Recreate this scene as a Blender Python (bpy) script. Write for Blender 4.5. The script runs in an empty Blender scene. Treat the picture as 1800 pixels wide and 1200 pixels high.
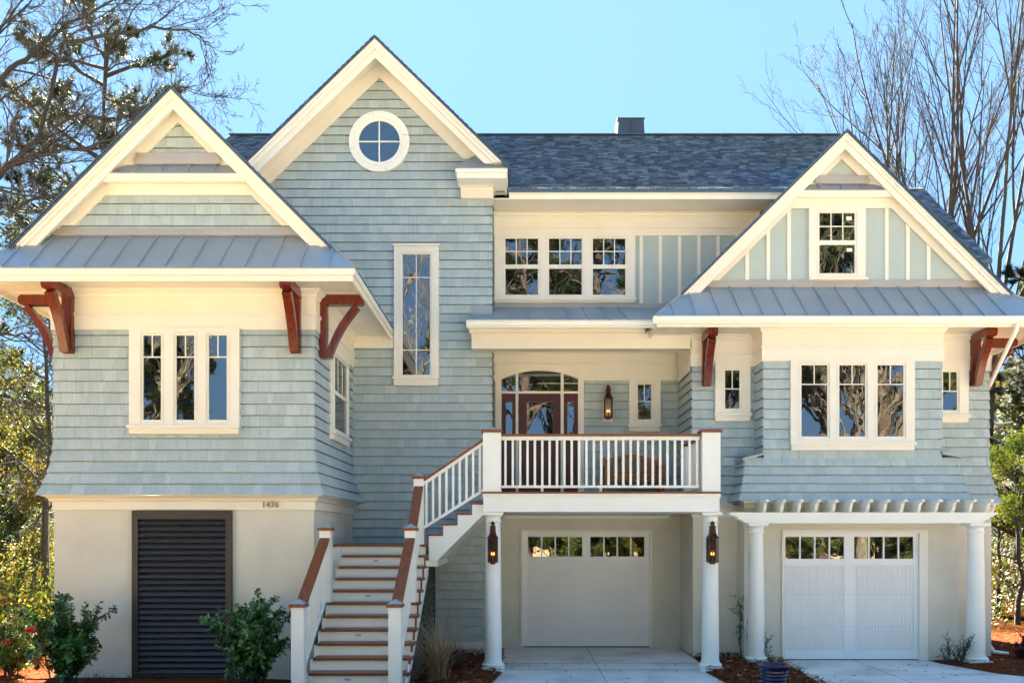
import bpy, math, random
from mathutils import Vector, Matrix
R = math.radians
S = bpy.context.scene
COL = S.collection

# ------------------------------------------------------------------ camera, sky, sun, exposure
F, CX, HY, EYE = 1560.0, 915.0, 940.0, 2.2          # focal length / principal point measured on the photograph (1800 px wide)
cam = bpy.data.objects.new('camera', bpy.data.cameras.new('camera'))
COL.objects.link(cam)
cam.location = (0, 0, EYE)
cam.rotation_euler = (R(90), 0, 0)
cam.data.sensor_width = 36
cam.data.lens = F/1800*36
cam.data.shift_x = (900-CX)/1800
cam.data.shift_y = (HY-600)/1800
cam.data.clip_end = 1000
S.camera = cam

SUN_EL, SUN_AZ = 36, -14                             # behind the house, a little to the left
W = bpy.data.worlds.new('World'); S.world = W; W.use_nodes = True
wn, wl = W.node_tree.nodes, W.node_tree.links
wn.clear()
sky = wn.new('ShaderNodeTexSky'); sky.sky_type = 'NISHITA'; sky.sun_disc = False
sky.sun_elevation = R(SUN_EL); sky.sun_rotation = R(SUN_AZ)
sky.air_density = 1.0; sky.dust_density = 0.6; sky.ozone_density = 1.6
# soft shoulder: the bright part of the sky round the sun is compressed, as the photograph's exposure blend does
add = wn.new('ShaderNodeVectorMath'); add.operation = 'MULTIPLY_ADD'
add.inputs[1].default_value = (3.4, 2.28, 1.56); add.inputs[2].default_value = (1, 1, 1)
div = wn.new('ShaderNodeVectorMath'); div.operation = 'DIVIDE'
bg = wn.new('ShaderNodeBackground'); bg.inputs['Strength'].default_value = 0.15
out = wn.new('ShaderNodeOutputWorld')
wl.new(sky.outputs[0], add.inputs[0]); wl.new(sky.outputs[0], div.inputs[0]); wl.new(add.outputs[0], div.inputs[1])
hs = wn.new('ShaderNodeHueSaturation'); hs.inputs['Saturation'].default_value = 1.28
wl.new(div.outputs[0], hs.inputs['Color']); wl.new(hs.outputs[0], bg.inputs['Color']); wl.new(bg.outputs[0], out.inputs['Surface'])

sd = bpy.data.lights.new('sun', 'SUN'); sd.energy = 5.0; sd.angle = R(0.5); sd.color = (1.0, 0.90, 0.74)
sun = bpy.data.objects.new('sun', sd); COL.objects.link(sun)
sdir = Vector((math.sin(R(SUN_AZ))*math.cos(R(SUN_EL)), math.cos(R(SUN_AZ))*math.cos(R(SUN_EL)), math.sin(R(SUN_EL))))
sun.rotation_euler = sdir.to_track_quat('Z', 'Y').to_euler()
S.view_settings.view_transform = 'Standard'; S.view_settings.look = 'None'
S.view_settings.exposure = 4.0; S.view_settings.gamma = 1; S.view_settings.use_curve_mapping = False
S.cycles.max_bounces = 8; S.cycles.diffuse_bounces = 5; S.cycles.transparent_max_bounces = 8

# ------------------------------------------------------------------ measuring helpers
def X(px, Y): return (px-CX)*Y/F
def Z(py, Y): return EYE+(HY-py)*Y/F

# ------------------------------------------------------------------ materials
def mat(name): 
    m = bpy.data.materials.new(name); m.use_nodes = True
    nt = m.node_tree; b = nt.nodes['Principled BSDF']
    return m, nt, b
def N(nt, t, **k):
    n = nt.nodes.new(t)
    for a, v in k.items():
        if a in n.inputs: n.inputs[a].default_value = v
        else: setattr(n, a, v)
    return n
def mapped(nt, scale=(1, 1, 1), kind='Object'):
    tc = nt.nodes.new('ShaderNodeTexCoord'); mp = nt.nodes.new('ShaderNodeMapping')
    mp.inputs['Scale'].default_value = scale
    nt.links.new(tc.outputs[kind], mp.inputs['Vector'])
    return mp.outputs['Vector']
def noise_ramp(nt, vec, scale, detail, stops):
    n = N(nt, 'ShaderNodeTexNoise'); n.inputs['Scale'].default_value = scale; n.inputs['Detail'].default_value = detail
    nt.links.new(vec, n.inputs['Vector'])
    r = nt.nodes.new('ShaderNodeValToRGB')
    el = r.color_ramp.elements
    while len(el) < len(stops): el.new(0.5)
    for e, (p, c) in zip(el, stops): e.position = p; e.color = (*c, 1)
    nt.links.new(n.outputs['Fac'], r.inputs['Fac'])
    return n, r
def bump(nt, b, src, strength, dist=0.01):
    bp = nt.nodes.new('ShaderNodeBump'); bp.inputs['Strength'].default_value = strength; bp.inputs['Distance'].default_value = dist
    nt.links.new(src, bp.inputs['Height']); nt.links.new(bp.outputs['Normal'], b.inputs['Normal'])
    return bp
def noisy(name, stops, scale=8, detail=4, rough=0.6, bump_s=0.0, vscale=(1, 1, 1), metal=0.0, spec=0.5, bdist=0.01, bscale=None):
    m, nt, b = mat(name)
    v = mapped(nt, vscale)
    n, r = noise_ramp(nt, v, scale, detail, stops)
    nt.links.new(r.outputs['Color'], b.inputs['Base Color'])
    b.inputs['Roughness'].default_value = rough; b.inputs['Metallic'].default_value = metal
    b.inputs['Specular IOR Level'].default_value = spec
    if bump_s:
        src = n
        if bscale:
            src = N(nt, 'ShaderNodeTexNoise'); src.inputs['Scale'].default_value = bscale; src.inputs['Detail'].default_value = 4
            nt.links.new(v, src.inputs['Vector'])
        bump(nt, b, src.outputs['Fac'], bump_s, bdist)
    return m
def varied(name, stops, rough=0.7, grain=None, grain_amt=0.25, spec=0.4, translucent=0.0):
    """colour from the per-face random attribute, times a grain noise"""
    m, nt, b = mat(name)
    at = nt.nodes.new('ShaderNodeAttribute'); at.attribute_name = 'rnd'
    r = nt.nodes.new('ShaderNodeValToRGB'); el = r.color_ramp.elements
    while len(el) < len(stops): el.new(0.5)
    for e, (p, c) in zip(el, stops): e.position = p; e.color = (*c, 1)
    nt.links.new(at.outputs['Fac'], r.inputs['Fac'])
    col = r.outputs['Color']
    if grain:
        n = N(nt, 'ShaderNodeTexNoise'); n.inputs['Scale'].default_value = 1; n.inputs['Detail'].default_value = 5
        nt.links.new(mapped(nt, grain), n.inputs['Vector'])
        mr = nt.nodes.new('ShaderNodeMapRange'); mr.inputs['From Min'].default_value = 0.3; mr.inputs['From Max'].default_value = 0.7
        mr.inputs['To Min'].default_value = 1-grain_amt; mr.inputs['To Max'].default_value = 1+grain_amt
        nt.links.new(n.outputs['Fac'], mr.inputs['Value'])
        mx = nt.nodes.new('ShaderNodeMix'); mx.data_type = 'RGBA'; mx.blend_type = 'MULTIPLY'; mx.inputs['Factor'].default_value = 1
        nt.links.new(col, mx.inputs[6]); nt.links.new(mr.outputs['Result'], mx.inputs[7])
        col = mx.outputs[2]
        bump(nt, b, n.outputs['Fac'], 0.25, 0.004)
    nt.links.new(col, b.inputs['Base Color'])
    b.inputs['Roughness'].default_value = rough; b.inputs['Specular IOR Level'].default_value = spec
    if translucent:
        tr = nt.nodes.new('ShaderNodeBsdfTranslucent'); nt.links.new(col, tr.inputs['Color'])
        ms = nt.nodes.new('ShaderNodeMixShader'); ms.inputs[0].default_value = translucent
        nt.links.new(b.outputs[0], ms.inputs[1]); nt.links.new(tr.outputs[0], ms.inputs[2])
        nt.links.new(ms.outputs[0], nt.nodes['Material Output'].inputs['Surface'])
    return m

M = {}
M['siding'] = varied('painted shingle siding', [(0, (.372, .448, .445)), (.4, (.402, .476, .472)), (.8, (.428, .50, .496)), (1, (.46, .53, .525))], .62, (45, 45, 2.2), .10)
M['panel'] = noisy('painted panel', [(.3, (.39, .465, .45)), (.7, (.42, .495, .48))], 3, 3, .5)
M['trim'] = noisy('cream painted trim', [(.3, (.775, .73, .625)), (.7, (.815, .775, .67))], 2.2, 4, .42, .05, bscale=60)
M['white'] = noisy('white painted wood', [(.3, (.83, .82, .735)), (.7, (.87, .86, .775))], 2.2, 4, .38, .05, bscale=60)
M['stucco'] = noisy('smooth stucco', [(.25, (.585, .55, .44)), (.5, (.66, .62, .50)), (.8, (.71, .67, .545))], 1.6, 7, .85, .3, bdist=.004, bscale=120)
M['metal'] = noisy('grey standing seam metal', [(.3, (.32, .365, .395)), (.7, (.36, .405, .435))], 1.2, 3, .42, .0, metal=.35)
M['slate'] = noisy('dark blue sheet metal', [(.3, (.045, .060, .085)), (.7, (.065, .082, .11))], 2, 3, .45, metal=.2)
M['flash'] = noisy('metal flashing', [(.3, (.40, .37, .34)), (.7, (.46, .425, .39))], 2, 3, .45, metal=.3)
M['roof'] = varied('asphalt roof shingle', [(0, (.032, .060, .10)), (.35, (.062, .105, .165)), (.75, (.10, .16, .235)), (1, (.165, .235, .32))], .85, (60, 60, 60), .35)
M['redwood'] = noisy('stained bracket timber', [(.25, (.055, .008, .003)), (.5, (.125, .017, .005)), (.8, (.21, .034, .008))], 3, 5, .24, .2, vscale=(9, 9, 1.2))
M['rail'] = noisy('oiled handrail wood', [(.25, (.13, .030, .008)), (.55, (.21, .052, .013)), (.85, (.30, .085, .022))], 6, 5, .4, .15, vscale=(6, 1, 3))
M['teak'] = noisy('teak', [(.25, (.34, .115, .022)), (.55, (.47, .165, .034)), (.85, (.58, .23, .055))], 6, 5, .5, .1, vscale=(8, 8, 2))
M['mahog'] = noisy('mahogany door', [(.25, (.055, .009, .006)), (.6, (.09, .016, .010)), (.85, (.13, .024, .014))], 5, 5, .3, .1, vscale=(10, 10, 1))
M['dark'] = noisy('dark stained louver', [(.25, (.017, .013, .010)), (.6, (.034, .026, .021)), (.85, (.058, .045, .037))], 5, 5, .42, .2, vscale=(1.5, 8, 14))
M['bronze'] = noisy('aged copper', [(.3, (.035, .016, .014)), (.55, (.075, .028, .020)), (.8, (.12, .045, .028))], 14, 4, .38, metal=.8)
M['number'] = noisy('brass numerals', [(.3, (.22, .16, .07)), (.7, (.30, .22, .10))], 6, 2, .35, metal=.7)
M['garage'] = noisy('garage door paint', [(.3, (.82, .80, .76)), (.7, (.86, .845, .80))], 1.5, 4, .4, .05, bscale=50)
M['concrete'] = noisy('concrete', [(.3, (.44, .44, .42)), (.5, (.61, .61, .59)), (.7, (.70, .70, .675))], 1.3, 8, .8, .2, bscale=90, bdist=.004)
M['mulch'] = noisy('pine straw mulch', [(.25, (.055, .018, .009)), (.5, (.13, .040, .018)), (.75, (.21, .07, .03))], 22, 6, .95, .9, bdist=.03, spec=0.0)
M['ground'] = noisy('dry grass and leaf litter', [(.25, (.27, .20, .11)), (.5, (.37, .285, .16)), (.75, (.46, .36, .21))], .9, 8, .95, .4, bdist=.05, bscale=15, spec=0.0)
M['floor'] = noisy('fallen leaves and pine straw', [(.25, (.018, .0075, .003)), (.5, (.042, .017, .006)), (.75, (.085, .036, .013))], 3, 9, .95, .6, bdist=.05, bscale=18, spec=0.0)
M['asphalt'] = noisy('asphalt', [(.3, (.045, .045, .047)), (.7, (.065, .064, .064))], 6, 6, .9, .3)
M['glaze'] = noisy('blue glaze', [(.3, (.004, .006, .030)), (.6, (.008, .012, .055)), (.85, (.016, .028, .10))], 7, 4, .16, .1)
M['bark'] = noisy('grey bark', [(.25, (.022, .020, .019)), (.5, (.045, .041, .038)), (.8, (.08, .073, .066))], 9, 5, .95, .8, vscale=(4, 4, 1), bdist=.02)
M['pinebark'] = noisy('pine bark', [(.25, (.022, .014, .011)), (.5, (.05, .033, .024)), (.8, (.09, .062, .044))], 6, 5, .95, .9, vscale=(5, 5, 1.2), bdist=.03)
M['pale'] = noisy('pale sycamore bark', [(.3, (.045, .036, .022)), (.5, (.09, .075, .05)), (.8, (.16, .135, .09))], 4, 5, .9, .4, vscale=(3, 3, 1))
M['needle'] = varied('pine needles', [(0, (.014, .028, .007)), (.5, (.034, .052, .010)), (.85, (.075, .085, .014)), (1, (.12, .10, .018))], .6, translucent=.35)
M['leaf'] = varied('glossy evergreen leaves', [(0, (.018, .058, .014)), (.5, (.045, .135, .024)), (.85, (.10, .215, .034)), (1, (.20, .31, .05))], .30, spec=.6, translucent=.12)
M['wood_leaf'] = varied('woodland leaves', [(0, (.018, .032, .006)), (.4, (.055, .078, .009)), (.7, (.125, .125, .012)), (.9, (.18, .125, .012)), (1, (.20, .07, .01))], .6, translucent=.45)
M['lime'] = varied('lime shrub leaves', [(0, (.06, .10, .014)), (.6, (.14, .20, .022)), (1, (.24, .26, .035))], .5, translucent=.4)
M['straw'] = varied('dry ornamental grass', [(0, (.20, .12, .055)), (.5, (.42, .29, .14)), (1, (.62, .48, .27))], .7, translucent=.25)
M['wine'] = varied('dark wine foliage', [(0, (.03, .010, .010)), (.6, (.07, .022, .020)), (1, (.13, .05, .035))], .6, translucent=.2)
M['litter'] = varied('pine straw', [(0, (.06, .020, .010)), (.5, (.16, .052, .024)), (.85, (.30, .12, .06)), (1, (.55, .40, .27))], .9, spec=0.0)
M['deadleaf'] = varied('dead leaves', [(0, (.05, .028, .018)), (1, (.14, .08, .045))], .8)
M['red'] = noisy('red petals', [(.3, (.60, .012, .015)), (.7, (.75, .02, .02))], 9, 2, .5)

def glass_mat():
    m, nt, b = mat('window glass')
    b.inputs['Base Color'].default_value = (.006, .008, .009, 1); b.inputs['Roughness'].default_value = 0.0
    b.inputs['IOR'].default_value = 2.6
    v = mapped(nt)
    n = N(nt, 'ShaderNodeTexNoise'); n.inputs['Scale'].default_value = 3.2; n.inputs['Detail'].default_value = 1.5
    nt.links.new(v, n.inputs['Vector'])
    bump(nt, b, n.outputs['Fac'], .022, .05)
    return m
M['glass'] = glass_mat()
def flame_mat():
    m, nt, b = mat('gas flame')
    b.inputs['Base Color'].default_value = (1, .4, .1, 1); b.inputs['Emission Color'].default_value = (1, .36, .07, 1); b.inputs['Emission Strength'].default_value = .9
    return m
M['flame'] = flame_mat()
def lglass():
    m, nt, b = mat('lantern glass')
    b.inputs['Base Color'].default_value = (.05, .03, .025, 1); b.inputs['Roughness'].default_value = .05
    t = nt.nodes.new('ShaderNodeBsdfTransparent'); ms = nt.nodes.new('ShaderNodeMixShader'); ms.inputs[0].default_value = .28
    nt.links.new(t.outputs[0], ms.inputs[1]); nt.links.new(b.outputs[0], ms.inputs[2])
    nt.links.new(ms.outputs[0], nt.nodes['Material Output'].inputs['Surface'])
    return m
M['lglass'] = lglass()

# ------------------------------------------------------------------ mesh builder
class MB:
    def __init__(s): s.v = []; s.f = []; s.m = []; s.r = []; s.T = None
    def add(s, pts): 
        i = len(s.v)
        s.v.extend([tuple(s.T(*p)) for p in pts] if s.T else [tuple(p) for p in pts]); return i
    def face(s, pts, rnd=.5, m=0):
        i = s.add(pts); s.f.append(tuple(range(i, i+len(pts)))); s.m.append(m); s.r.append(rnd)
    def box(s, x0, x1, y0, y1, z0, z1, m=0):
        i = s.add([(x0, y0, z0), (x1, y0, z0), (x1, y1, z0), (x0, y1, z0), (x0, y0, z1), (x1, y0, z1), (x1, y1, z1), (x0, y1, z1)])
        for q in ((0, 1, 2, 3), (4, 7, 6, 5), (0, 4, 5, 1), (1, 5, 6, 2), (2, 6, 7, 3), (3, 7, 4, 0)):
            s.f.append(tuple(i+k for k in q)); s.m.append(m); s.r.append(.5)
        return s
    def prism(s, poly, a0, a1, axis='y', m=0):
        """extrude a 2-D outline: axis y -> (x,z), axis x -> (y,z), axis z -> (x,y)"""
        def P(p, a): return (p[0], a, p[1]) if axis == 'y' else (a, p[0], p[1]) if axis == 'x' else (p[0], p[1], a)
        n = len(poly); i = s.add([P(p, a0) for p in poly]+[P(p, a1) for p in poly])
        fs = [tuple(range(i, i+n)), tuple(range(i+2*n-1, i+n-1, -1))]+[(i+k, i+n+k, i+n+(k+1) % n, i+(k+1) % n) for k in range(n)]
        for f in fs: s.f.append(f); s.m.append(m); s.r.append(.5)
        return s
    def tube(s, path, radii, k=8, m=0, rnd=.5, cap=False):
        rings = []; prev = None
        for j, p in enumerate(path):
            p = Vector(p); a = Vector(path[max(0, j-1)]); b = Vector(path[min(len(path)-1, j+1)])
            d = (b-a); d = d.normalized() if d.length > 1e-9 else Vector((0, 0, 1))
            if prev is None:
                u = d.orthogonal().normalized()
            else:
                u = prev-d*prev.dot(d); u = u.normalized() if u.length > 1e-6 else d.orthogonal().normalized()
            prev = u; w = d.cross(u)
            r = radii[j] if hasattr(radii, '__len__') else radii
            rings.append(s.add([p+(u*math.cos(2*math.pi*q/k)+w*math.sin(2*math.pi*q/k))*r for q in range(k)]))
        for j in range(len(rings)-1):
            for q in range(k):
                s.f.append((rings[j]+q, rings[j]+(q+1) % k, rings[j+1]+(q+1) % k, rings[j+1]+q)); s.m.append(m); s.r.append(rnd)
        if cap:
            for r0 in (rings[0], rings[-1]): s.f.append(tuple(range(r0, r0+k))); s.m.append(m); s.r.append(rnd)
        return s
    def bar(s, p, q, w, h, up=(0, 0, 1), m=0):
        """rectangular bar from p to q: width w (horizontal), height h"""
        p = Vector(p); q = Vector(q); d = (q-p).normalized(); sd_ = d.cross(Vector(up)).normalized(); u = sd_.cross(d)
        pts = []
        for c in (p, q):
            for a, b in ((-1, -1), (1, -1), (1, 1), (-1, 1)): pts.append(c+sd_*a*w/2+u*b*h/2)
        i = s.add(pts)
        for f in ((0, 1, 2, 3), (7, 6, 5, 4), (0, 4, 5, 1), (1, 5, 6, 2), (2, 6, 7, 3), (3, 7, 4, 0)):
            s.f.append(tuple(i+k for k in f)); s.m.append(m); s.r.append(.5)
        return s
    def lathe(s, prof, cx, cy, k=24, m=0, rot=0.0, cap=True):
        rings = [s.add([(cx+r*math.cos(rot+2*math.pi*q/k), cy+r*math.sin(rot+2*math.pi*q/k), z) for q in range(k)]) for r, z in prof]
        for j in range(len(rings)-1):
            for q in range(k):
                s.f.append((rings[j]+q, rings[j]+(q+1) % k, rings[j+1]+(q+1) % k, rings[j+1]+q)); s.m.append(m); s.r.append(.5)
        if cap:
            for r0 in (rings[0], rings[-1]): s.f.append(tuple(range(r0, r0+k))); s.m.append(m); s.r.append(.5)
        return s
    def mesh(s, name, mats, smooth=False):
        me = bpy.data.meshes.new(name); me.from_pydata(s.v, [], s.f)
        for m in (mats if isinstance(mats, (list, tuple)) else [mats]): me.materials.append(M[m])
        me.polygons.foreach_set('material_index', s.m)
        a = me.attributes.new('rnd', 'FLOAT', 'FACE'); a.data.foreach_set('value', s.r)
        if smooth: 
            me.polygons.foreach_set('use_smooth', [True]*len(s.f))
        me.update(); return me
    def build(s, name, mats, parent=None, smooth=False, auto=False):
        o = bpy.data.objects.new(name, s.mesh(name, mats, smooth)); COL.objects.link(o)
        if parent: o.parent = parent; o.matrix_parent_inverse = PINV(parent)
        if auto: 
            try: o.data.set_sharp_from_angle(angle=R(35))
            except Exception: pass
        return o
def PINV(p):
    if p.type != 'EMPTY': return Matrix.Identity(4)
    M_ = Matrix.Identity(4); q = p
    while q: 
        M_ = (Matrix.Translation(q.location) @ q.rotation_euler.to_matrix().to_4x4()) @ M_ if q.type == 'EMPTY' else M_
        q = q.parent
    return M_.inverted()
def empty(name, loc=(0, 0, 0), rz=0):
    o = bpy.data.objects.new(name, None); COL.objects.link(o); o.location = loc; o.rotation_euler = (0, 0, rz)
    o.empty_display_size = .2; return o
def tag(o, label=None, cat=None, group=None, kind=None):
    if label: o['label'] = label
    if cat: o['category'] = cat
    if group: o['group'] = group
    if kind: o['kind'] = kind
    return o
def dup(o, loc, rz=0, sc=1.0, label=None):
    c = o.copy(); COL.objects.link(c); c.location = loc; c.rotation_euler = (0, 0, rz); c.scale = (sc, sc, sc)
    if label: c['label'] = label
    for ch in [x for x in COL.objects if x.parent == o]:
        d = ch.copy(); COL.objects.link(d); d.parent = c
    return c

def front(Y): return lambda u, d, z: (u, Y-d, z)                 # a wall facing the camera: u = x, d = outward
def side(X0, sgn=1): return lambda u, d, z: (X0+sgn*d, u, z)     # a wall facing +x / -x: u = y

def shingles(mb, fr, zs, uL, uR, off=None, lip=.024, wr=(.09, .24), rng=None, jit=.003, gap=.0022, back=True, deep=.032, slot=.016):
    rng = rng or random.Random(3)
    off = off or (lambda z: 0.0)
    L = uL if callable(uL) else (lambda z: uL); Rr = uR if callable(uR) else (lambda z: uR)
    for z0, z1 in zip(zs[:-1], zs[1:]):
        o0, o1 = off(z0), off(z1)
        l0, r0, l1, r1 = L(z0), Rr(z0), L(z1), Rr(z1)
        if r0-l0 < .01 and r1-l1 < .01: continue
        if back: mb.face([fr(l0, o0-deep, z0), fr(r0, o0-deep, z0), fr(max(r1, l1), o1-deep, z1), fr(l1, o1-deep, z1)], .5)
        u = min(l0, l1)-rng.uniform(0, .1); end = max(r0, r1)
        while u < end:
            w = rng.uniform(*wr); a, b = u+gap, u+w-gap; u += w
            A0, B0, A1, B1 = max(a, l0), min(b, r0), max(a, l1), min(b, r1)
            if B0 <= A0 and B1 <= A1: continue
            if B0 <= A0: A0 = B0 = min(max((a+b)/2, l0), r0)
            if B1 <= A1: A1 = B1 = min(max((a+b)/2, l1), r1)
            db = o0+lip+rng.uniform(-jit, jit); dt = o1+.002
            zj = z0-rng.uniform(0, .004); c = rng.random()
            mb.face([fr(A0, db, zj), fr(B0, db, zj), fr(B1, dt, z1-slot), fr(A1, dt, z1-slot)], c)
            mb.face([fr(A0, db, zj), fr(B0, db, zj), fr(B0, o0-deep, z0), fr(A0, o0-deep, z0)], c)
        for uu, u2 in ((l0, l1), (r0, r1)):                       # closed ends
            mb.face([fr(uu, o0-.004, z0), fr(uu, o0+lip, z0), fr(u2, o1+.002, z1), fr(u2, o1-.004, z1)], .5)
def steps(a, b, h=.17):
    n = max(1, round((b-a)/h)); return [a+(b-a)*i/n for i in range(n+1)]

# ================================================================== THE HOUSE
house = empty('house', (0, 18, 0))
tag(house, 'large raised coastal house with grey green shingle siding, cream trim and three gables', 'house')
def part(name, mb, mats, parent=None, **k): return mb.build(name, mats, parent or house, **k)
rg = random.Random(11)

LY, TY, EY, RY, BY, PY = 13.52, 16.64, 17.6, 16.18, 15.6, 14.3    # left wing, tall gable, entry wall, right wing, bay, porch front
TR = X(864, TY)                                                   # right edge of the tall gable wall
LX0, LX1 = -7.107, -3.146
RX0, RX1 = 3.13, 8.54
REAR = 23.6

def trimbox(name, *boxes, m='trim', parent=None):
    mb = MB()
    for b in boxes: mb.box(*b)
    return part(name, mb, m, parent)

# ---------------------------------------------------------------- windows
def window(fr, casing, sashes, sill=None, cap=None, name='window', proud=.055, stickers=()):
    """casing (u0,u1,z0,z1); each sash: dict(g=(u0,u1,z0,z1), v=[fractions], h=[z], vtop=z above which the v muntins run, meet=(z0,z1))"""
    wall = fr; fr = lambda u, d, z: wall(u, d+.014 if d > .001 else d-.02, z)     # stands clear of the shingle butts
    u0, u1, z0, z1 = casing
    fw = .042
    mb = MB(); mb.T = fr
    ss = sorted(sashes, key=lambda s: s['g'][0])
    gz0 = min(s['g'][2] for s in ss)-fw; gz1 = max(s['g'][3] for s in ss)+fw
    mb.box(u0, u1, 0, proud, gz1, z1); mb.box(u0, u1, 0, proud, z0, gz0)
    edge = u0
    for s in ss:
        mb.box(edge, s['g'][0]-fw, 0, proud, gz0, gz1); edge = s['g'][1]+fw
    mb.box(edge, u1, 0, proud, gz0, gz1)
    w = part(name, mb, 'trim')
    for s in ss:
        a, b, c, d = s['g']
        mb = MB(); mb.T = fr
        mb.box(a-fw, a, 0, .042, c-fw, d+fw); mb.box(b, b+fw, 0, .042, c-fw, d+fw)
        mb.box(a, b, 0, .042, d, d+fw); mb.box(a, b, 0, .042, c-fw, c)
        # bead round the sash
        g = .008
        mb.box(a-fw-.001, a-fw+g, .043, .064, c-fw, d+fw); mb.box(b+fw-g, b+fw+.001, .043, .064, c-fw, d+fw)
        mb.box(a-fw+g, b+fw-g, .043, .066, d+fw-g, d+fw+.001)
        top = s.get('vtop', c); mw = s.get('mw', .009)
        if 'meet' in s: mb.box(a, b, .018, .048, *s['meet'])
        for t in s.get('v', []):
            x = a+(b-a)*t; mb.box(x-mw, x+mw, .018, .034, top, d)
        for h in s.get('h', []): mb.box(a, b, .018, .036, h-mw, h+mw)
        part('sash', mb, 'trim', w)
        mb = MB(); mb.T = fr
        if 'meet' in s:
            mb.box(a, b, .004, .024, s['meet'][1], d); mb.box(a, b, .004, .021, c, s['meet'][0])
        else: mb.box(a, b, .004, .024, c, d)
        part('pane', mb, 'glass', w)
        for (p, q, r_, t_) in s.get('stick', []):
            mb = MB(); mb.T = fr; mb.box(p, q, .024, .0265, r_, t_); part('sticker', mb, 'white', w)
    if sill:
        a, b, c, d = sill
        mb = MB(); mb.T = fr
        mb.box(a+.012, b-.012, 0, proud+.008, c, d-.045); mb.box(a-.01, b+.01, 0, proud+.05, d-.045, d)
        part('sill', mb, 'trim', w)
    if cap:
        a, b, c, d = cap
        mb = MB(); mb.T = fr; mb.box(a, b, 0, proud+.035, c, d); part('drip_cap', mb, 'trim', w)
    return w
def G(Y, x0, x1, y1, y0): return (X(x0, Y), X(x1, Y), Z(y0, Y), Z(y1, Y))     # pixel box (left, right, top, bottom) -> u0,u1,z0,z1

# ---------------------------------------------------------------- brackets
def bracket(fr, u, z0, z1, outw, w=.15):
    mb = MB(); mb.T = fr; h = w/2
    def pr(poly, ww):
        n = len(poly); i = mb.add([(u-ww, d, z) for d, z in poly]+[(u+ww, d, z) for d, z in poly])
        for f in [tuple(range(i, i+n)), tuple(range(i+2*n-1, i+n-1, -1))]+[(i+k, i+n+k, i+n+(k+1) % n, i+(k+1) % n) for k in range(n)]:
            mb.f.append(f); mb.m.append(0); mb.r.append(.5)
    c = .035
    pr([(.01, z0+c), (.01+c*.6, z0), (.13-c, z0), (.13, z0+c), (.13, z1-.15), (.01, z1-.15)], h)                 # wall post
    pr([(.0, z1-.15+c), (.0, z1-c), (c, z1), (outw-c, z1), (outw, z1-c), (outw, z1-.15+c), (outw-c, z1-.15), (c, z1-.15)], h*1.08)   # top beam
    top = z1-.151; pts_o, pts_i = [], []
    n = 10
    for i in range(n+1):                                         # curved brace
        t = i/n; bow = math.sin(math.pi*t)*.05
        d = .13+(outw-.26)*t; z = (z0+.05)+(top-z0-.05)*t
        nx, nz = (top-z0)/math.hypot(top-z0, outw), -outw/math.hypot(top-z0, outw)
        pts_o.append((d+nx*(.085-bow), min(top, z+nz*(.085-bow)))); pts_i.append((d-nx*(.02+bow), min(top, z-nz*(.02+bow))))
    pr([(.131, z0+.03)]+pts_o+[pts_i[-1]]+pts_i[::-1][1:], h*.86)
    return part('eave_bracket', mb, 'redwood')

# ---------------------------------------------------------------- gables and roofs
def chevron(mb, xc, zp, s, zb, w, y0, y1, m=0):
    """two inclined boards of vertical width w below the line z = zp - s|x-xc|, cut level at zb"""
    for sg in (-1, 1):
        mb.prism([(xc, zp), (xc+sg*(zp-zb)/s, zb), (xc+sg*max(.001, (zp-w-zb)/s), zb), (xc, zp-w)], y0, y1, 'y', m)
def gable_roof(xc, zp, s, xl, xr, y0, y1, cov=.03):
    mb = MB()
    for sg, xe in ((-1, xl), (1, xr)):
        ze = zp-s*abs(xe-xc)
        mb.prism([(xc, zp), (xe, ze), (xe, ze-.05), (xc, zp-.05)], y0, y1, 'y', 0)
        L = math.hypot(xe-xc, zp-ze); dx, dz = (xe-xc)/L, (ze-zp)/L; nx, nz = -dz*sg*1.0, dx*sg*1.0
        def fr(u, d, v, sg=sg, dx=dx, dz=dz, xe=xe, ze=ze, nx=nx, nz=nz):
            return (xe-dx*v+(s/math.hypot(1, s))*sg*d, u, ze-dz*v+d/math.hypot(1, s))
        shingles(mb, fr, steps(0, L, .118), y0-.03, y1, lip=.014, wr=(.09, .26), rng=rg, back=False, deep=.0, slot=0)
    return part('shingle_roof', mb, 'roof')
def slope_roof(x0, x1, y0, z0, y1, z1, xtra=()):
    """asphalt slope facing the camera, eave (y0,z0) to ridge (y1,z1)"""
    mb = MB(); L = math.hypot(y1-y0, z1-z0); cy, cz = (y1-y0)/L, (z1-z0)/L
    fr = lambda u, d, v: (u, y0+cy*v-cz*d, z0+cz*v+cy*d)
    mb.prism([(y0, z0), (y1, z1), (y1, z1-.06), (y0, z0-.06)], x0, x1, 'x')
    shingles(mb, fr, steps(0, L, .118), x0, x1, lip=.022, wr=(.08, .21), rng=rg, jit=.006, back=False, deep=.0, slot=0)
    return mb
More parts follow.
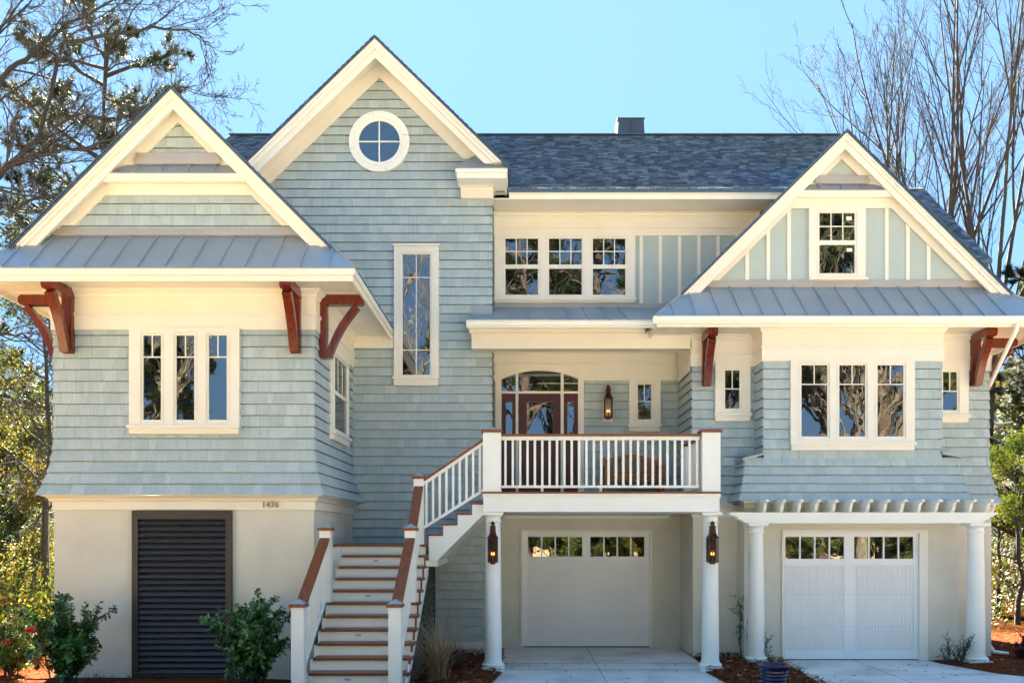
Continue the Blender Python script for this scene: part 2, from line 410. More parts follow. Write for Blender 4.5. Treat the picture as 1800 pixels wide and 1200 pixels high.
def seam_roof(name, eave, top, seams, m='metal', trim=True):
    """standing seam metal: eave and top are polylines of equal length [(x,y,z)...]; seams: fractions (list of (t_eave, t_top)) along x"""
    mb = MB(); t = .012
    for i in range(len(eave)-1):
        a, b, c, d = Vector(eave[i]), Vector(eave[i+1]), Vector(top[i+1]), Vector(top[i])
        nrm = (b-a).cross(d-a)
        if nrm.length < 1e-6: nrm = (b-a).cross(c-a)
        nrm.normalize()
        if nrm.z < 0: nrm = -nrm
        lo = [p-nrm*t for p in (a, b, c, d)]; hi = [a, b, c, d]
        k = mb.add(hi+lo)
        for f in ((0, 1, 2, 3), (7, 6, 5, 4), (0, 4, 5, 1), (1, 5, 6, 2), (2, 6, 7, 3), (3, 7, 4, 0)):
            mb.f.append(tuple(k+j for j in f)); mb.m.append(0); mb.r.append(.5)
    for p, q in seams:
        mb.bar(Vector(p)+Vector((0, 0, .012)), Vector(q)+Vector((0, 0, .012)), .018, .034)
    return part(name, mb, m)
def gutter(x0, x1, y, z, h=.11, d=.12):
    """ogee gutter along x; y = its back, z = its top"""
    prof = [(0, 0), (-d, 0), (-d, -.018), (-d+.012, -.022), (-d+.012, -.045), (-d+.022, -.07), (-d+.045, -.09), (-d+.055, -h), (0, -h), ]
    mb = MB(); mb.prism([(y+a, z+b) for a, b in prof], x0, x1, 'x')
    n = max(1, int((x1-x0)/1.3))
    for i in range(1, n): 
        xx = x0+(x1-x0)*i/n; mb.prism([(y+a*1.05, z+b*1.03-.001) for a, b in prof], xx-.012, xx+.012, 'x')
    return part('gutter', mb, 'white')

# ---- LEFT WING -----------------------------------------------------------------------------------
zt = Z(870, LY)                                                    # bottom of the shingle skirt
flare = lambda z: .175*max(0.0, min(1.0, (zt+.95-z)/.95))**2.2
frz = Z(580, LY)
mb = MB()
shingles(mb, front(LY), steps(zt, frz+.1), lambda z: LX0-flare(z), lambda z: LX1+flare(z), flare, rng=rg)
part('shingle_wall', mb, 'siding')
mb = MB()
shingles(mb, side(LX1), steps(zt, frz+.1), lambda z: LY-flare(z), TY+.05, flare, rng=rg)
part('shingle_wall', mb, 'siding')
mb = MB()
shingles(mb, side(LX0, -1), steps(zt, frz+.1), lambda z: LY-flare(z), REAR-3, flare, rng=rg)
part('shingle_wall', mb, 'siding')
# upper gable siding
LP, LS = 8.87, 1.0; LXC = -5.2; LRY = 13.26
mb = MB()
shingles(mb, front(LY), steps(6.40, LP-.1), lambda z: LXC-(LP-.1-z), lambda z: LXC+(LP-.1-z), rng=rg)
part('shingle_wall', mb, 'siding')
# stucco base with water table
mb = MB(); zs_ = Z(895, LY)
mb.box(LX0, LX1, LY, REAR-3, 0, zs_+.01)
part('stucco_wall', mb, 'stucco')
mb = MB()
p = [(0, zs_-.005), (-.03, zs_-.005), (-.03, zs_+.012), (-.02, zs_+.016), (-.02, zt-.10), (-.05, zt-.085), (-.065, zt-.05), (-.10, zt-.025), (-.135, zt-.012), (-.135, zt+.004), (0, zt+.004)]
k = len(p)
def band(mb, pr, x0, x1, y0, yb):
    """moulded band round three sides of a box wing (mitred corners)"""
    n = len(pr)
    rings = []
    for d, z in pr: rings.append([(x0+d, yb, z), (x0+d, y0+d, z), (x1-d, y0+d, z), (x1-d, yb, z)])
    for i in range(n-1):
        for j in range(3): mb.face([rings[i][j], rings[i][j+1], rings[i+1][j+1], rings[i+1][j]])
band(mb, p, LX0, LX1, LY, TY)
part('water_table', mb, 'trim')
# frieze with crown
fz0, fz1 = frz, 5.93
p = [(0, fz0), (-.035, fz0), (-.035, Z(556, LY)), (-.055, Z(555, LY)), (-.055, Z(550, LY)), (-.03, Z(549, LY)), (-.03, fz1-.12), (-.05, fz1-.105), (-.06, fz1-.07), (-.11, fz1-.03), (-.12, fz1-.025), (-.12, fz1)]
mb = MB(); band(mb, p, LX0, LX1, LY, TY); part('frieze', mb, 'trim')
# eaves: soffit, fascia
LE0, LE1, LEY = -7.98, -2.42, 12.8
ze_t, ze_b = Z(472, LEY), Z(494, LEY)
def beadboard(x0, x1, y0, y1, z, along='y', pitch=.065):
    mb = MB(); mb.box(x0, x1, y0, y1, z, z+.02)
    if along == 'y':
        x = x0+pitch
        while x < x1-.01: mb.box(x-.026, x+.026, y0+.002, y1-.002, z-.006, z-.0005); x += pitch
    else:
        y = y0+pitch
        while y < y1-.01: mb.box(x0+.002, x1-.002, y-.026, y+.026, z-.006, z-.0005); y += pitch
    return part('soffit', mb, 'trim')
beadboard(LE0+.03, LE1-.03, LEY+.03, LY+.1, 5.935)
beadboard(LX1-.1, LE1-.03, LY+.1, TY, 5.936, 'x')
beadboard(LE0+.03, LX0+.1, LY+.1, REAR-3, 5.936, 'x')
mb = MB()
mb.box(LE0, LE1, LEY, LEY+.03, ze_b, ze_t-.01); mb.box(LE0-.02, LE1+.02, LEY-.035, LEY-.001, ze_b+.085, ze_t-.005); mb.box(LE0-.01, LE1+.01, LEY-.018, LEY-.0005, ze_b+.075, ze_b+.084)
mb.box(LE1-.03, LE1, LEY+.031, TY-.01, ze_b, ze_t-.01); mb.box(LE1+.001, LE1+.035, LEY-.033, TY-.012, ze_b+.085, ze_t-.006)
mb.box(LE0, LE0+.03, LEY+.031, REAR-3, ze_b, ze_t-.01)
part('fascia', mb, 'trim')
# pent roof across the gable foot, hipped at both ends
zpt = Z(414, LY); 
yk = Z(437, LRY)
ev = [(LE0-.03, LEY-.05, ze_t), (LE1+.03, LEY-.05, ze_t)]
tp = [(LXC-(LP-zpt)-.02, LY-.01, zpt), (LXC+(LP-zpt)+.02, LY-.01, zpt)]
sm = []
for px in (97, 145, 193, 241, 288.5, 335, 383, 430, 478, 526, 575, 49, 2):
    xb = X(px, LEY-.05); xt = min(max(xb, tp[0][0]+.02), tp[1][0]-.02)
    f = 1.0
    if xb > tp[1][0]: f = (ev[1][0]-xb)/(ev[1][0]-tp[1][0])
    if xb < tp[0][0]: f = (xb-ev[0][0])/(tp[0][0]-ev[0][0])
    sm.append(((xb, LEY-.05, ze_t), (xb, LEY-.05+(LY-.01-LEY+.05)*f, ze_t+(zpt-ze_t)*f)))
for i in (0, 1): sm.append((ev[i], tp[i]))
seam_roof('metal_roof', ev, tp, sm)
mb = MB()                                                        # stepped flashing above the pent
mb.box(LXC-1.95, LXC+1.95, LY-.045, LY-.018, zpt-.02, zpt+.085); mb.box(LXC-1.93, LXC+1.93, LY-.065, LY-.046, zpt-.01, zpt+.04)
part('flashing', mb, 'flash')
# rake boards, gable frieze, eyebrow pent
mb = MB()
chevron(mb, LXC, LP-.035, LS, yk, .27, LRY, LRY+.04); chevron(mb, LXC, LP-.034, LS, yk+.02, .13, LRY-.04, LRY-.001); chevron(mb, LXC, LP-.033, LS, yk+.04, .06, LRY-.065, LRY-.041)
part('rake_board', mb, 'trim')
mb = MB(); chevron(mb, LXC, LP-.06, LS, yk-.25, .12, LRY+.041, LY+.02); part('soffit', mb, 'trim')
zi = Z(217, LY); zo = LP-.15
mb = MB(); chevron(mb, LXC, zo, LS, Z(398, LY), zo-zi, LY-.05, LY-.017)
mb.box(LXC-(zo-Z(330, LY)), LXC+(zo-Z(330, LY)), LY-.052, LY-.019, Z(345, LY), Z(316, LY))
part('gable_frieze', mb, 'trim')
def eyebrow(xc, zp, Yw, Yr, yf_top, yf_bot, y_mt, y_fl, seams_px):
    a = Z(yf_bot, Yr+.02); b = Z(yf_top, Yr+.02); half = zp-.30-b
    mb = MB(); mb.box(xc-half-.12, xc+half+.12, Yr+.045, Yr+.075, a, b); mb.box(xc-half-.1, xc+half+.1, Yr+.03, Yr+.044, a+.05, b-.005)
    mb.box(xc-half-.1, xc+half+.1, Yr+.076, Yw-.02, a+.02, a+.035)
    part('eyebrow_fascia', mb, 'trim')
    zt_ = Z(y_mt, Yw-.03)
    e = [(xc-half-.02, Yr+.02, b+.004), (xc+half+.02, Yr+.02, b+.004)]; h2 = zp-.28-zt_
    t_ = [(xc-h2, Yw-.03, zt_), (xc+h2, Yw-.03, zt_)]
    seam_roof('metal_roof', e, t_, [((X(p_, Yr), Yr+.02, b+.004), (X(p_, Yr), Yw-.03, zt_)) for p_ in seams_px])
    mb = MB(); z2 = Z(y_fl, Yw-.05); h3 = zp-.30-z2
    mb.box(xc-h3-.05, xc+h3+.05, Yw-.075, Yw-.054, zt_-.02, z2); mb.box(xc-h3-.07, xc+h3+.07, Yw-.09, Yw-.076, zt_-.015, zt_+(z2-zt_)*.5)
    part('flashing', mb, 'flash')
eyebrow(LXC, LP, LY, LRY, 304, 318, 289, 270, (234, 281, 326, 372))
gable_roof(LXC, LP, LS, LE0-.02, LE1+.02, LRY-.07, 18.4)
# windows of the left wing
T3 = lambda xs, y1, y0, hz: [dict(g=G(LY-.03, a, b, y1, y0), v=[.5], h=[Z(hz, LY)], vtop=Z(hz, LY)) for a, b in xs]
window(front(LY), G(LY-.05, 227.5, 421, 576, 747), T3([(253, 284), (311, 342.5), (368, 399.5)], 590, 738, 628.5), sill=G(LY-.07, 225.5, 420, 747, 762))
sy0, sy1, sz0, sz1 = 14.72, 15.82, 3.98, 5.18                        # double hung on the side wall
window(side(LX1), (sy0-.12, sy1+.12, sz0-.06, sz1+.14), [dict(g=(sy0, sy1, sz0, sz1), v=[.333, .667], h=[], vtop=(sz0+sz1)/2, meet=((sz0+sz1)/2-.03, (sz0+sz1)/2+.03))], sill=(sy0-.15, sy1+.15, sz0-.2, sz0-.06))
for u in (X(124, LY), X(522, LY)): bracket(front(LY), u, 4.95, 5.93, .70)
bracket(side(LX1), 13.86, 4.95, 5.93, .70); bracket(side(LX0, -1), 13.86, 4.95, 5.93, .70)
# louvered crawl-space door
mb = MB(); u0, u1, v0, v1 = X(235, LY), X(409, LY), .02, Z(897, LY)
a0, a1, b0, b1 = X(245.5, LY), X(399, LY), Z(1183, LY), Z(912, LY)
mb.T = front(LY)
mb.box(u0, a0, 0, .07, v0, v1); mb.box(a1, u1, 0, .07, v0, v1); mb.box(a0, a1, 0, .068, b1, v1); mb.box(a0, a1, 0, .068, v0, b0)
ld = part('louver_door', mb, 'dark')
mb = MB(); mb.T = front(LY); n = 26
for i in range(n):
    z = b0+(b1-b0)*(i+.5)/n; j = rg.uniform(-.004, .004); t_ = rg.uniform(-.006, .006)
    i0 = mb.add([(a0, .008, z+.052+j), (a1, .008, z+.052+j+t_*.3), (a1, .060, z-.030+t_), (a0, .060, z-.030), (a0, .002, z+.040+j), (a1, .002, z+.040+j), (a1, .054, z-.042+t_), (a0, .054, z-.042)])
    for f in ((0, 1, 2, 3), (4, 5, 6, 7), (2, 3, 7, 6)): mb.f.append(tuple(i0+k for k in f)); mb.m.append(0); mb.r.append(.5)
mb.box(a0, a1, -.01, .001, b0, b1)
part('slat_panel', mb, 'dark', ld)
# house number
cu = bpy.data.curves.new('house_number', 'FONT'); cu.body = '1476'; cu.size = .125; cu.extrude = .008; cu.offset = -.0006; cu.space_character = 1.08
tmp = bpy.data.objects.new('house_number', cu); COL.objects.link(tmp)
dg = bpy.context.evaluated_depsgraph_get(); me = bpy.data.meshes.new_from_object(tmp.evaluated_get(dg))
bpy.data.objects.remove(tmp)
hn = bpy.data.objects.new('house_number', me); me.materials.clear(); me.materials.append(M['number']); COL.objects.link(hn)
hn.parent = house; hn.matrix_parent_inverse = PINV(house)
hn.location = (X(461, LY), LY-.032, Z(891.5, LY)); hn.rotation_euler = (R(90), 0, 0)

# ---- TALL GABLE ----------------------------------------------------------------------------------
TXC, TP, TS, TRY = -2.641, 11.23, .97, 16.13
mb = MB(); TL = 2*TXC-TR
shingles(mb, front(TY), steps(Z(1130, TY), TP-.2, .1664), lambda z: max(TL, TXC-(TP-.25-z)/TS), lambda z: min(TR, TXC+(TP-.25-z)/TS), rng=rg)
part('shingle_wall', mb, 'siding')
mb = MB(); shingles(mb, side(TR), steps(Z(1130, TY), 8.55, .1664), TY-.012, EY+.05, rng=rg); part('shingle_wall', mb, 'siding')
trimbox('base_trim', (LX1, TR+.01, TY-.03, TY+.01, 0, Z(1130, TY)), (LX1, TR+.02, TY-.045, TY-.031, Z(1133, TY), Z(1128, TY)))
zi = Z(138.4, TY); zo = TP-.17; zend = Z(281, TY)
mb = MB()
for sg, ze_ in ((-1, 7.4), (1, zend)):
    mb.prism([(TXC, zo), (TXC+sg*(zo-ze_)/TS, ze_), (TXC+sg*(zi-ze_)/TS, ze_), (TXC, zi)], TY-.045, TY-.017)
part('gable_frieze', mb, 'trim')
mb = MB(); zrb = Z(287, TRY)
for sg, ze_ in ((-1, 8.2), (1, zrb)):
    for w, ya, yb, dz in ((.315, TRY, TRY+.04, .04), (.17, TRY-.04, TRY-.001, .039), (.075, TRY-.065, TRY-.041, .038)):
        z_ = TP-dz; mb.prism([(TXC, z_), (TXC+sg*(z_-ze_)/TS, ze_), (TXC+sg*(z_-w-ze_)/TS, ze_), (TXC, z_-w)], ya, yb)
part('rake_board', mb, 'trim')
mb = MB()
for sg, ze_ in ((-1, 8.0), (1, zrb)):
    z_ = TP-.07; mb.prism([(TXC, z_), (TXC+sg*(z_-ze_)/TS, ze_), (TXC+sg*(z_-.12-ze_)/TS, ze_), (TXC, z_-.12)], TRY+.041, TY+.02)
part('soffit', mb, 'trim')
xe_r = TXC+(TP-8.86)/TS
gable_roof(TXC, TP, TS, 2*TXC-xe_r, xe_r, TRY-.07, 20.6)
# eave return with its small hipped metal cap
bx0, bx1, bz0, bz1 = X(803, TRY), X(891, TRY), Z(313, TRY), Z(297, TRY)
mb = MB()
mb.box(bx0, bx1-.006, TRY, TY-.0, bz0, bz1-.07); mb.box(bx0-.025, bx1+.012, TRY-.03, TY-.002, bz1-.069, bz1)
mb.box(bx1-.05, bx1-.012, TY, 17.0, bz0, bz1-.075); mb.box(bx1-.04, bx1+.008, TY, 17.0, bz1-.07, bz1-.002)
part('eave_return', mb, 'white')
trimbox('capital', (X(810, TY-.12), TR+.03, TY-.12, TY+.3, Z(348, TY-.12), Z(322, TY-.12)), (X(807, TY-.15), TR+.07, TY-.16, TY+.3, Z(329, TY-.12), bz0))
trimbox('soffit', (TR+.001, bx1-.051, TY, 17.0, bz0+.02, bz0+.05))
mb = MB(); ap = (X(842, TY-.02), TY-.02, Z(270, TY-.02)); c0, c1 = (bx0-.035, TRY-.04, bz1+.003), (bx1+.01, TRY-.04, bz1+.003); d0, d1 = (bx0-.035, TY-.019, bz1+.003), (bx1+.01, TY-.019, bz1+.003)
for q in ([c0, c1, ap], [d0, c0, ap], [c1, d1, ap], [c0, c1, d1, d0]): mb.face(q)
mb.bar(c0, ap, .02, .02); mb.bar(c1, ap, .02, .02)
part('metal_cap', mb, 'metal')
# round window
def disc_ring(mb, fr, cx, cz, r0, r1, d0, d1, n=56, a0=0.0, a1=2*math.pi):
    for i in range(n):
        A, B = a0+(a1-a0)*i/n, a0+(a1-a0)*(i+1)/n
        P = lambda r, a, d: fr(cx+r*math.cos(a), d, cz+r*math.sin(a))
        mb.face([P(r0, A, d1), P(r1, A, d1), P(r1, B, d1), P(r0, B, d1)])
        mb.face([P(r1, A, d0), P(r1, A, d1), P(r1, B, d1), P(r1, B, d0)]); mb.face([P(r0, A, d0), P(r0, A, d1), P(r0, B, d1), P(r0, B, d0)])
cx_, cz_ = X(667.4, TY), Z(251, TY); k_ = TY/F
mb = MB(); fr = front(TY)
for q in range(4):
    disc_ring(mb, fr, cx_, cz_, 43.5*k_, 53*k_, 0, .07, 20, math.pi/2*q+.24-.0, math.pi/2*(q+1)+.24-.012)
rw = part('round_window', mb, 'white')
mb = MB(); disc_ring(mb, fr, cx_, cz_, 36*k_, 43*k_, 0, .056); disc_ring(mb, fr, cx_, cz_, 41.5*k_, 43.4*k_, .056, .078)
mb.T = lambda u, d, z: fr(u, d+.014, z); mb.box(cx_-.011, cx_+.011, .018, .036, cz_-36.2*k_, cz_+36.2*k_); mb.box(cx_-36.2*k_, cx_-.0115, .018, .035, cz_-.011, cz_+.011); mb.box(cx_+.0115, cx_+36.2*k_, .018, .035, cz_-.011, cz_+.011)
part('sash', mb, 'white', rw)
mb = MB(); n = 48; mb.face([fr(cx_+36.3*k_*math.cos(2*math.pi*i/n), .036, cz_+36.3*k_*math.sin(2*math.pi*i/n)) for i in range(n)]); part('pane', mb, 'glass', rw)
# tall window
window(front(TY), G(TY-.05, 692.5, 771.5, 432, 662), [dict(g=G(TY-.03, 708, 756, 448, 659), v=[.5], h=[Z(489, TY), Z(616, TY)], vtop=Z(659, TY))], sill=G(TY-.07, 691, 771, 662, 677), cap=G(TY-.07, 690.5, 773, 429, 432.5))
trimbox('frieze', (LX1, X(692, TY), TY-.03, TY-.016, Z(612, TY), 5.93))

# ---- MAIN ROOF, ENTRY WALL ------------------------------------------------------------------------
MEY, MRY = 16.86, 20.3
mz0, mz1 = Z(331, MEY), Z(239, MRY); MX0, MX1 = X(404, MRY), 7.3
mb = slope_roof(MX0, MX1, MEY-.06, mz0-.04, MRY, mz1)
mb2 = mb; mr = mb.build('shingle_roof', 'roof', house)
mb = MB(); mb.prism([(MRY, mz1), (REAR+.4, mz1-.75*(REAR+.4-MRY)), (REAR+.4, mz1-.75*(REAR+.4-MRY)-.06), (MRY, mz1-.06)], MX0, MX1, 'x'); mb.box(MX0, MX1, MRY-.09, MRY+.09, mz1+.002, mz1+.022)
part('ridge_cap', mb, 'roof', mr)
# chimney cap on the ridge
cy_ = MRY+.6; x0, x1, zb_, zt_ = X(1079, cy_), X(1134, cy_), mz1-.9, Z(217, cy_)
mb = MB(); ins = .07
for (a, b, z_a, z_b, i_a, i_b) in ((x0, x1, zb_, zt_-.03, 0, ins),):
    i0 = mb.add([(a, cy_-.35, z_a), (b, cy_-.35, z_a), (b, cy_+.35, z_a), (a, cy_+.35, z_a), (a+i_b, cy_-.28, z_b), (b-i_b, cy_-.28, z_b), (b-i_b, cy_+.28, z_b), (a+i_b, cy_+.28, z_b)])
    for f in ((0, 1, 5, 4), (1, 2, 6, 5), (2, 3, 7, 6), (3, 0, 4, 7), (4, 5, 6, 7)): mb.f.append(tuple(i0+k for k in f)); mb.m.append(0); mb.r.append(.5)
mb.box(x0+ins-.02, x1-ins+.02, cy_-.30, cy_+.30, zt_-.03, zt_)
mb.bar(((x0+x1)/2, cy_-.36, zb_), ((x0+x1)/2, cy_-.285, zt_-.03), .02, .02)
part('chimney', mb, 'slate', mr)
# main fascia + soffit
fb, ft = Z(350, MEY), Z(333, MEY)
mb = MB(); mb.box(X(895, MEY), MX1-.05, MEY, MEY+.03, fb, ft+.04); mb.box(X(894, MEY), MX1-.05, MEY-.03, MEY-.001, fb+.085, ft); mb.box(X(895, MEY), MX1-.05, MEY-.05, MEY-.031, ft-.03, ft+.012)
part('fascia', mb, 'white')
beadboard(TR+.02, MX1-.1, MEY+.031, EY, fb+.012)
# entry wall: board and batten above the porch roof, shingles below
zr = Z(542, EY)
mb = MB(); mb.box(TR-.2, RX0+1.6, EY+.0, EY+.12, zr-.9, fb+.02); part('panel_wall', mb, 'panel')
for px in (1127, 1160.5, 1194.5, 1228.5, 1262, 1296): trimbox('batten_strip', (X(px, EY)-.032, X(px, EY)+.032, EY-.022, EY-.001, Z(533, EY), Z(415, EY)))
trimbox('frieze', (TR+.0, RX0+1.6, EY-.03, EY-.001, Z(415, EY), fb), (TR+.0, RX0+1.6, EY-.045, EY-.031, Z(402, EY), Z(399, EY)), (TR, RX0+1.6, EY-.055, EY-.0315, Z(381, EY), fb), (TR, RX0+1.6, EY-.09, EY-.056, Z(376.5, EY), fb))
def dh(Y, x0, x1, yt, ym1, ym0, yb, stick=()):
    g = G(Y-.03, x0, x1, yt, yb); hm = (Z(yt, Y)+Z(ym1, Y))/2
    return dict(g=g, v=[.333, .667], h=[hm], vtop=Z(ym1, Y), meet=(Z(ym0, Y), Z(ym1, Y)), stick=stick)
window(front(EY), (TR+.03, X(1116, EY), Z(526, EY), Z(413, EY)), [dh(EY, 888.5, 945.5, 420, 466.6, 473.5, 518.5), dh(EY, 965, 1022.5, 420, 466.6, 473.5, 518.5), dh(EY, 1042, 1099, 420, 466.6, 473.5, 518.5)], sill=(TR+.02, X(1117, EY), Z(533.5, EY), Z(526, EY)))
trimbox('flashing', (TR+.01, RX0+.8, EY-.04, EY-.002, zr-.02, Z(533.6, EY)), (TR+.01, RX0+.8, EY-.06, EY-.041, zr-.02, Z(538, EY)), m='flash')
# porch roof
PGY = 15.7; pz = Z(565, PGY)
xl, xr_ = X(820, PGY), X(1158, PGY)
PT = (zr-pz)/(EY-.06-PGY)
ev = [(xl+.03, PGY, pz), (TR, PGY, pz), (3.3, PGY, pz)]; tp = [(xl+.03, TY-.02, pz+PT*(TY-.02-PGY)), (TR, EY-.06, zr), (3.3, EY-.06, zr)]
sm = [((X(px, PGY), PGY, pz), (X(px, PGY), EY-.06, zr)) for px in (896, 931, 966, 1001, 1036, 1071, 1106)]
seam_roof('metal_roof', ev, tp, sm)
trimbox('flashing', (xl+.03, TR+.02, TY-.05, TY-.017, pz+PT*.85, pz+PT*.85+.17), m='metal')
gutter(xl, X(1160, PGY), PGY+.03, pz-.005)
trimbox('porch_beam', (X(829, RY), RX0+.02, RY-.02, RY+.28, Z(613, RY), Z(586, RY)), (X(825, RY), RX0-.15, RY-.06, RY+.28, Z(586, RY)+.001, Z(577, RY)), (X(822, PGY+.25), RX0-.3, PGY+.031, RY+.28, Z(577, RY)+.001, Z(577, RY)+.05))
trimbox('porch_ceiling', (TR, RX0, RY+.281, EY-.001, 5.84, 5.87))
# entry wall under the porch
DZ = 2.897
mb = MB(); shingles(mb, front(EY), steps(DZ-.2, Z(660, EY), .166), TR-.02, RX0+.02, rng=rg); part('shingle_wall', mb, 'siding')
trimbox('frieze', (TR, X(871, EY)-.001, EY-.035, EY-.02, Z(669, EY), 5.84))
trimbox('frieze', (X(1026, EY)+.001, RX0, EY-.035, EY-.02, Z(669, EY), 5.84), (X(871, EY), X(1026, EY), EY-.035, EY-.02, Z(640, EY)+.001, 5.84), (TR, RX0, EY-.055, EY-.036, Z(639.5, EY), Z(636.5, EY)), (TR, RX0, EY-.10, EY-.036, Z(622, EY), 5.84), (TR, RX0, EY-.16, EY-.101, Z(618.5, EY), 5.839))
mb = MB(); shingles(mb, side(RX0, -1), steps(DZ-.2, 5.2, .166), RY+.0, EY+.02, rng=rg); part('shingle_wall', mb, 'siding')
trimbox('frieze', (RX0-.035, RX0-.018, RY+.1, EY-.17, 5.2, 5.84), (RX0-.055, RX0-.036, RY+.1, EY-.17, 5.42, 5.45))
# entry door with side lights and arched transom
def arch_z(x, x0, x1, zs, rise): 
    c = (x0+x1)/2; h = (x1-x0)/2; Rr_ = (h*h+rise*rise)/(2*rise); return zs+math.sqrt(max(0, Rr_*Rr_-(x-c)**2))-(Rr_-rise)
fr = front(EY); ex0, ex1 = X(881.5, EY), X(1016, EY); zsp = Z(667, EY); rise = Z(652, EY)-zsp
tz = Z(688, EY); tz2 = Z(692, EY)
door_e = MB(); door_e.T = fr
nn = 18                                                             # cream surround: wall board with an arched opening
wx0, wx1 = X(871, EY), X(1026, EY)
zt_top = Z(640, EY)
for i in range(nn):
    a = ex0+(ex1-ex0)*i/nn; b = ex0+(ex1-ex0)*(i+1)/nn
    za, zb2 = arch_z(a, ex0, ex1, zsp, rise), arch_z(b, ex0, ex1, zsp, rise)
    door_e.prism([(a, za), (b, zb2), (b, zt_top), (a, zt_top)], 0.0, .060, 'y')
door_e.box(wx0, ex0, 0, .060, DZ, zt_top); door_e.box(ex1, wx1, 0, .060, DZ, zt_top)
for px0, px1 in ((906.5, 911), (985.5, 990.5)):
    door_e.box(X(px0, EY), X(px1, EY), .012, .055, DZ, arch_z(X(px0, EY), ex0, ex1, zsp, rise)-.001)
door_e.box(ex0, ex1, .012, .052, tz2, tz)
ent = part('entry', door_e, 'trim')
mb = MB(); mb.T = fr
mb.prism([(ex0, tz)]+[(ex1, tz)]+[(ex1+(ex0-ex1)*i/nn, arch_z(ex1+(ex0-ex1)*i/nn, ex0, ex1, zsp, rise)) for i in range(nn+1)], .003, .022, 'y')
part('transom_pane', mb, 'glass', ent)
def leaf_door(x0, x1, gx0, gx1, gy0, gy1, nm, panels):
    mb = MB(); mb.T = fr
    a, b = X(x0, EY), X(x1, EY); g0, g1 = X(gx0, EY), X(gx1, EY); h0, h1 = Z(gy1, EY), Z(gy0, EY)
    mb.box(a, g0, .003, .045, DZ, tz2); mb.box(g1, b, .003, .045, DZ, tz2); mb.box(g0, g1, .003, .045, h1, tz2); mb.box(g0, g1, .003, .045, h0-.13, h0)
    mb.box(g0, g1, .003, .045, DZ, DZ+.2); mb.box(g0, g1, .003, .028, DZ+.2, h0-.13)
    for i in range(panels):
        w = (g1-g0)/panels; mb.box(g0+w*i+.03, g0+w*(i+1)-.03, .028, .042, DZ+.24, h0-.17)
        if i: mb.box(g0+w*i-.025, g0+w*i+.025, .028, .045, DZ+.2, h0-.13)
    mb.box(g0, g1, .03, .048, h0, h0+.012); mb.box(g0, g1, .03, .048, h1-.012, h1); mb.box(g0, g0+.012, .03, .048, h0+.012, h1-.012); mb.box(g1-.012, g1, .03, .048, h0+.012, h1-.012)
    d = part(nm, mb, 'mahog', ent)
    return d, (g0, g1, h0, h1)
mbg = MB(); mbg.T = fr
d, g = leaf_door(912, 985, 925, 972.5, 706, 764, 'door', 2); mbg.box(g[0]+.012, g[1]-.012, .003, .026, g[2]+.012, g[3]-.012)
for a, b, c_, d_ in ((882, 906, 888, 901.5), (991, 1015.5, 996, 1010)):
    d, g = leaf_door(a, b, c_, d_, 706, 764, 'side_light', 1); mbg.box(g[0]+.012, g[1]-.012, .003, .026, g[2]+.012, g[3]-.012)
part('door_pane', mbg, 'glass', ent)
mb = MB(); mb.tube([(X(1019, EY), EY-.06, Z(775, EY)), (X(1019, EY), EY-.09, Z(775, EY))], .02, 10, cap=True); part('doorbell', mb, 'bronze', ent)
# porch window
window(front(EY), (X(1105.5, EY), X(1160.5, EY), Z(746, EY), Z(664, EY)), [dict(g=G(EY-.03, 1121, 1144.5, 676, 737), v=[.5], h=[Z(706, EY)], vtop=Z(706, EY))], sill=G(EY-.07, 1104.5, 1161.5, 746, 757.5))

# ---- RIGHT WING -----------------------------------------------------------------------------------
RXC, RP, RS, RRY = 5.84, 9.45, .99, 15.95
zbt = Z(884, RY-.12)
fl2 = lambda z: .155*max(0.0, min(1.0, (zbt+.9-z)/.9))**2.2
rz1 = Z(636, RY)
mb = MB(); shingles(mb, front(RY), steps(zbt, rz1), RX0-.005, lambda z: RX1+fl2(z), fl2, rng=rg); part('shingle_wall', mb, 'siding')
mb = MB(); shingles(mb, side(RX1), steps(zbt, rz1), lambda z: RY-fl2(z), REAR-1, fl2, rng=rg); part('shingle_wall', mb, 'siding')
# gable field: smooth panels and battens
gz = Z(500, RY)
mb = MB(); hz = (RP-.2-gz)/RS; mb.prism([(RXC-hz, gz-.3), (RXC+hz, gz-.3), (RXC+hz, gz), (RXC, RP-.2), (RXC-hz, gz)], RY, RY+.1); part('panel_wall', mb, 'panel')
zi = Z(281.4, RY); zo = RP-.16
for px in (1313, 1350, 1386.5, 1558, 1595, 1631.5):
    x = X(px, RY); zz = zo-.1-abs(x-RXC)*RS
    zz = min(zz, Z(360, RY))
    trimbox('batten_strip', (x-.033, x+.033, RY-.022, RY-.001, Z(493, RY), zz))
mb = MB(); chevron(mb, RXC, zo, RS, Z(494, RY), zo-zi, RY-.05, RY-.023)
hh = (zo-Z(352, RY))/RS-.02
mb.prism([(RXC-hh, Z(367.5, RY)), (RXC+hh, Z(367.5, RY)), (RXC+hh-.2, Z(342, RY)), (RXC-hh+.2, Z(342, RY))], RY-.052, RY-.025)
part('gable_frieze', mb, 'trim')
mb = MB(); zrk = Z(527, RRY)
chevron(mb, RXC, RP-.035, RS, zrk, .275, RRY, RRY+.04); chevron(mb, RXC, RP-.034, RS, zrk+.02, .135, RRY-.04, RRY-.001); chevron(mb, RXC, RP-.033, RS, zrk+.04, .06, RRY-.065, RRY-.041)
part('rake_board', mb, 'trim')
mb = MB(); chevron(mb, RXC, RP-.06, RS, zrk-.2, .12, RRY+.041, RY+.02); part('soffit', mb, 'trim')
eyebrow(RXC, RP, RY, RRY, 334, 345, 323, 309, (1443, 1482, 1518))
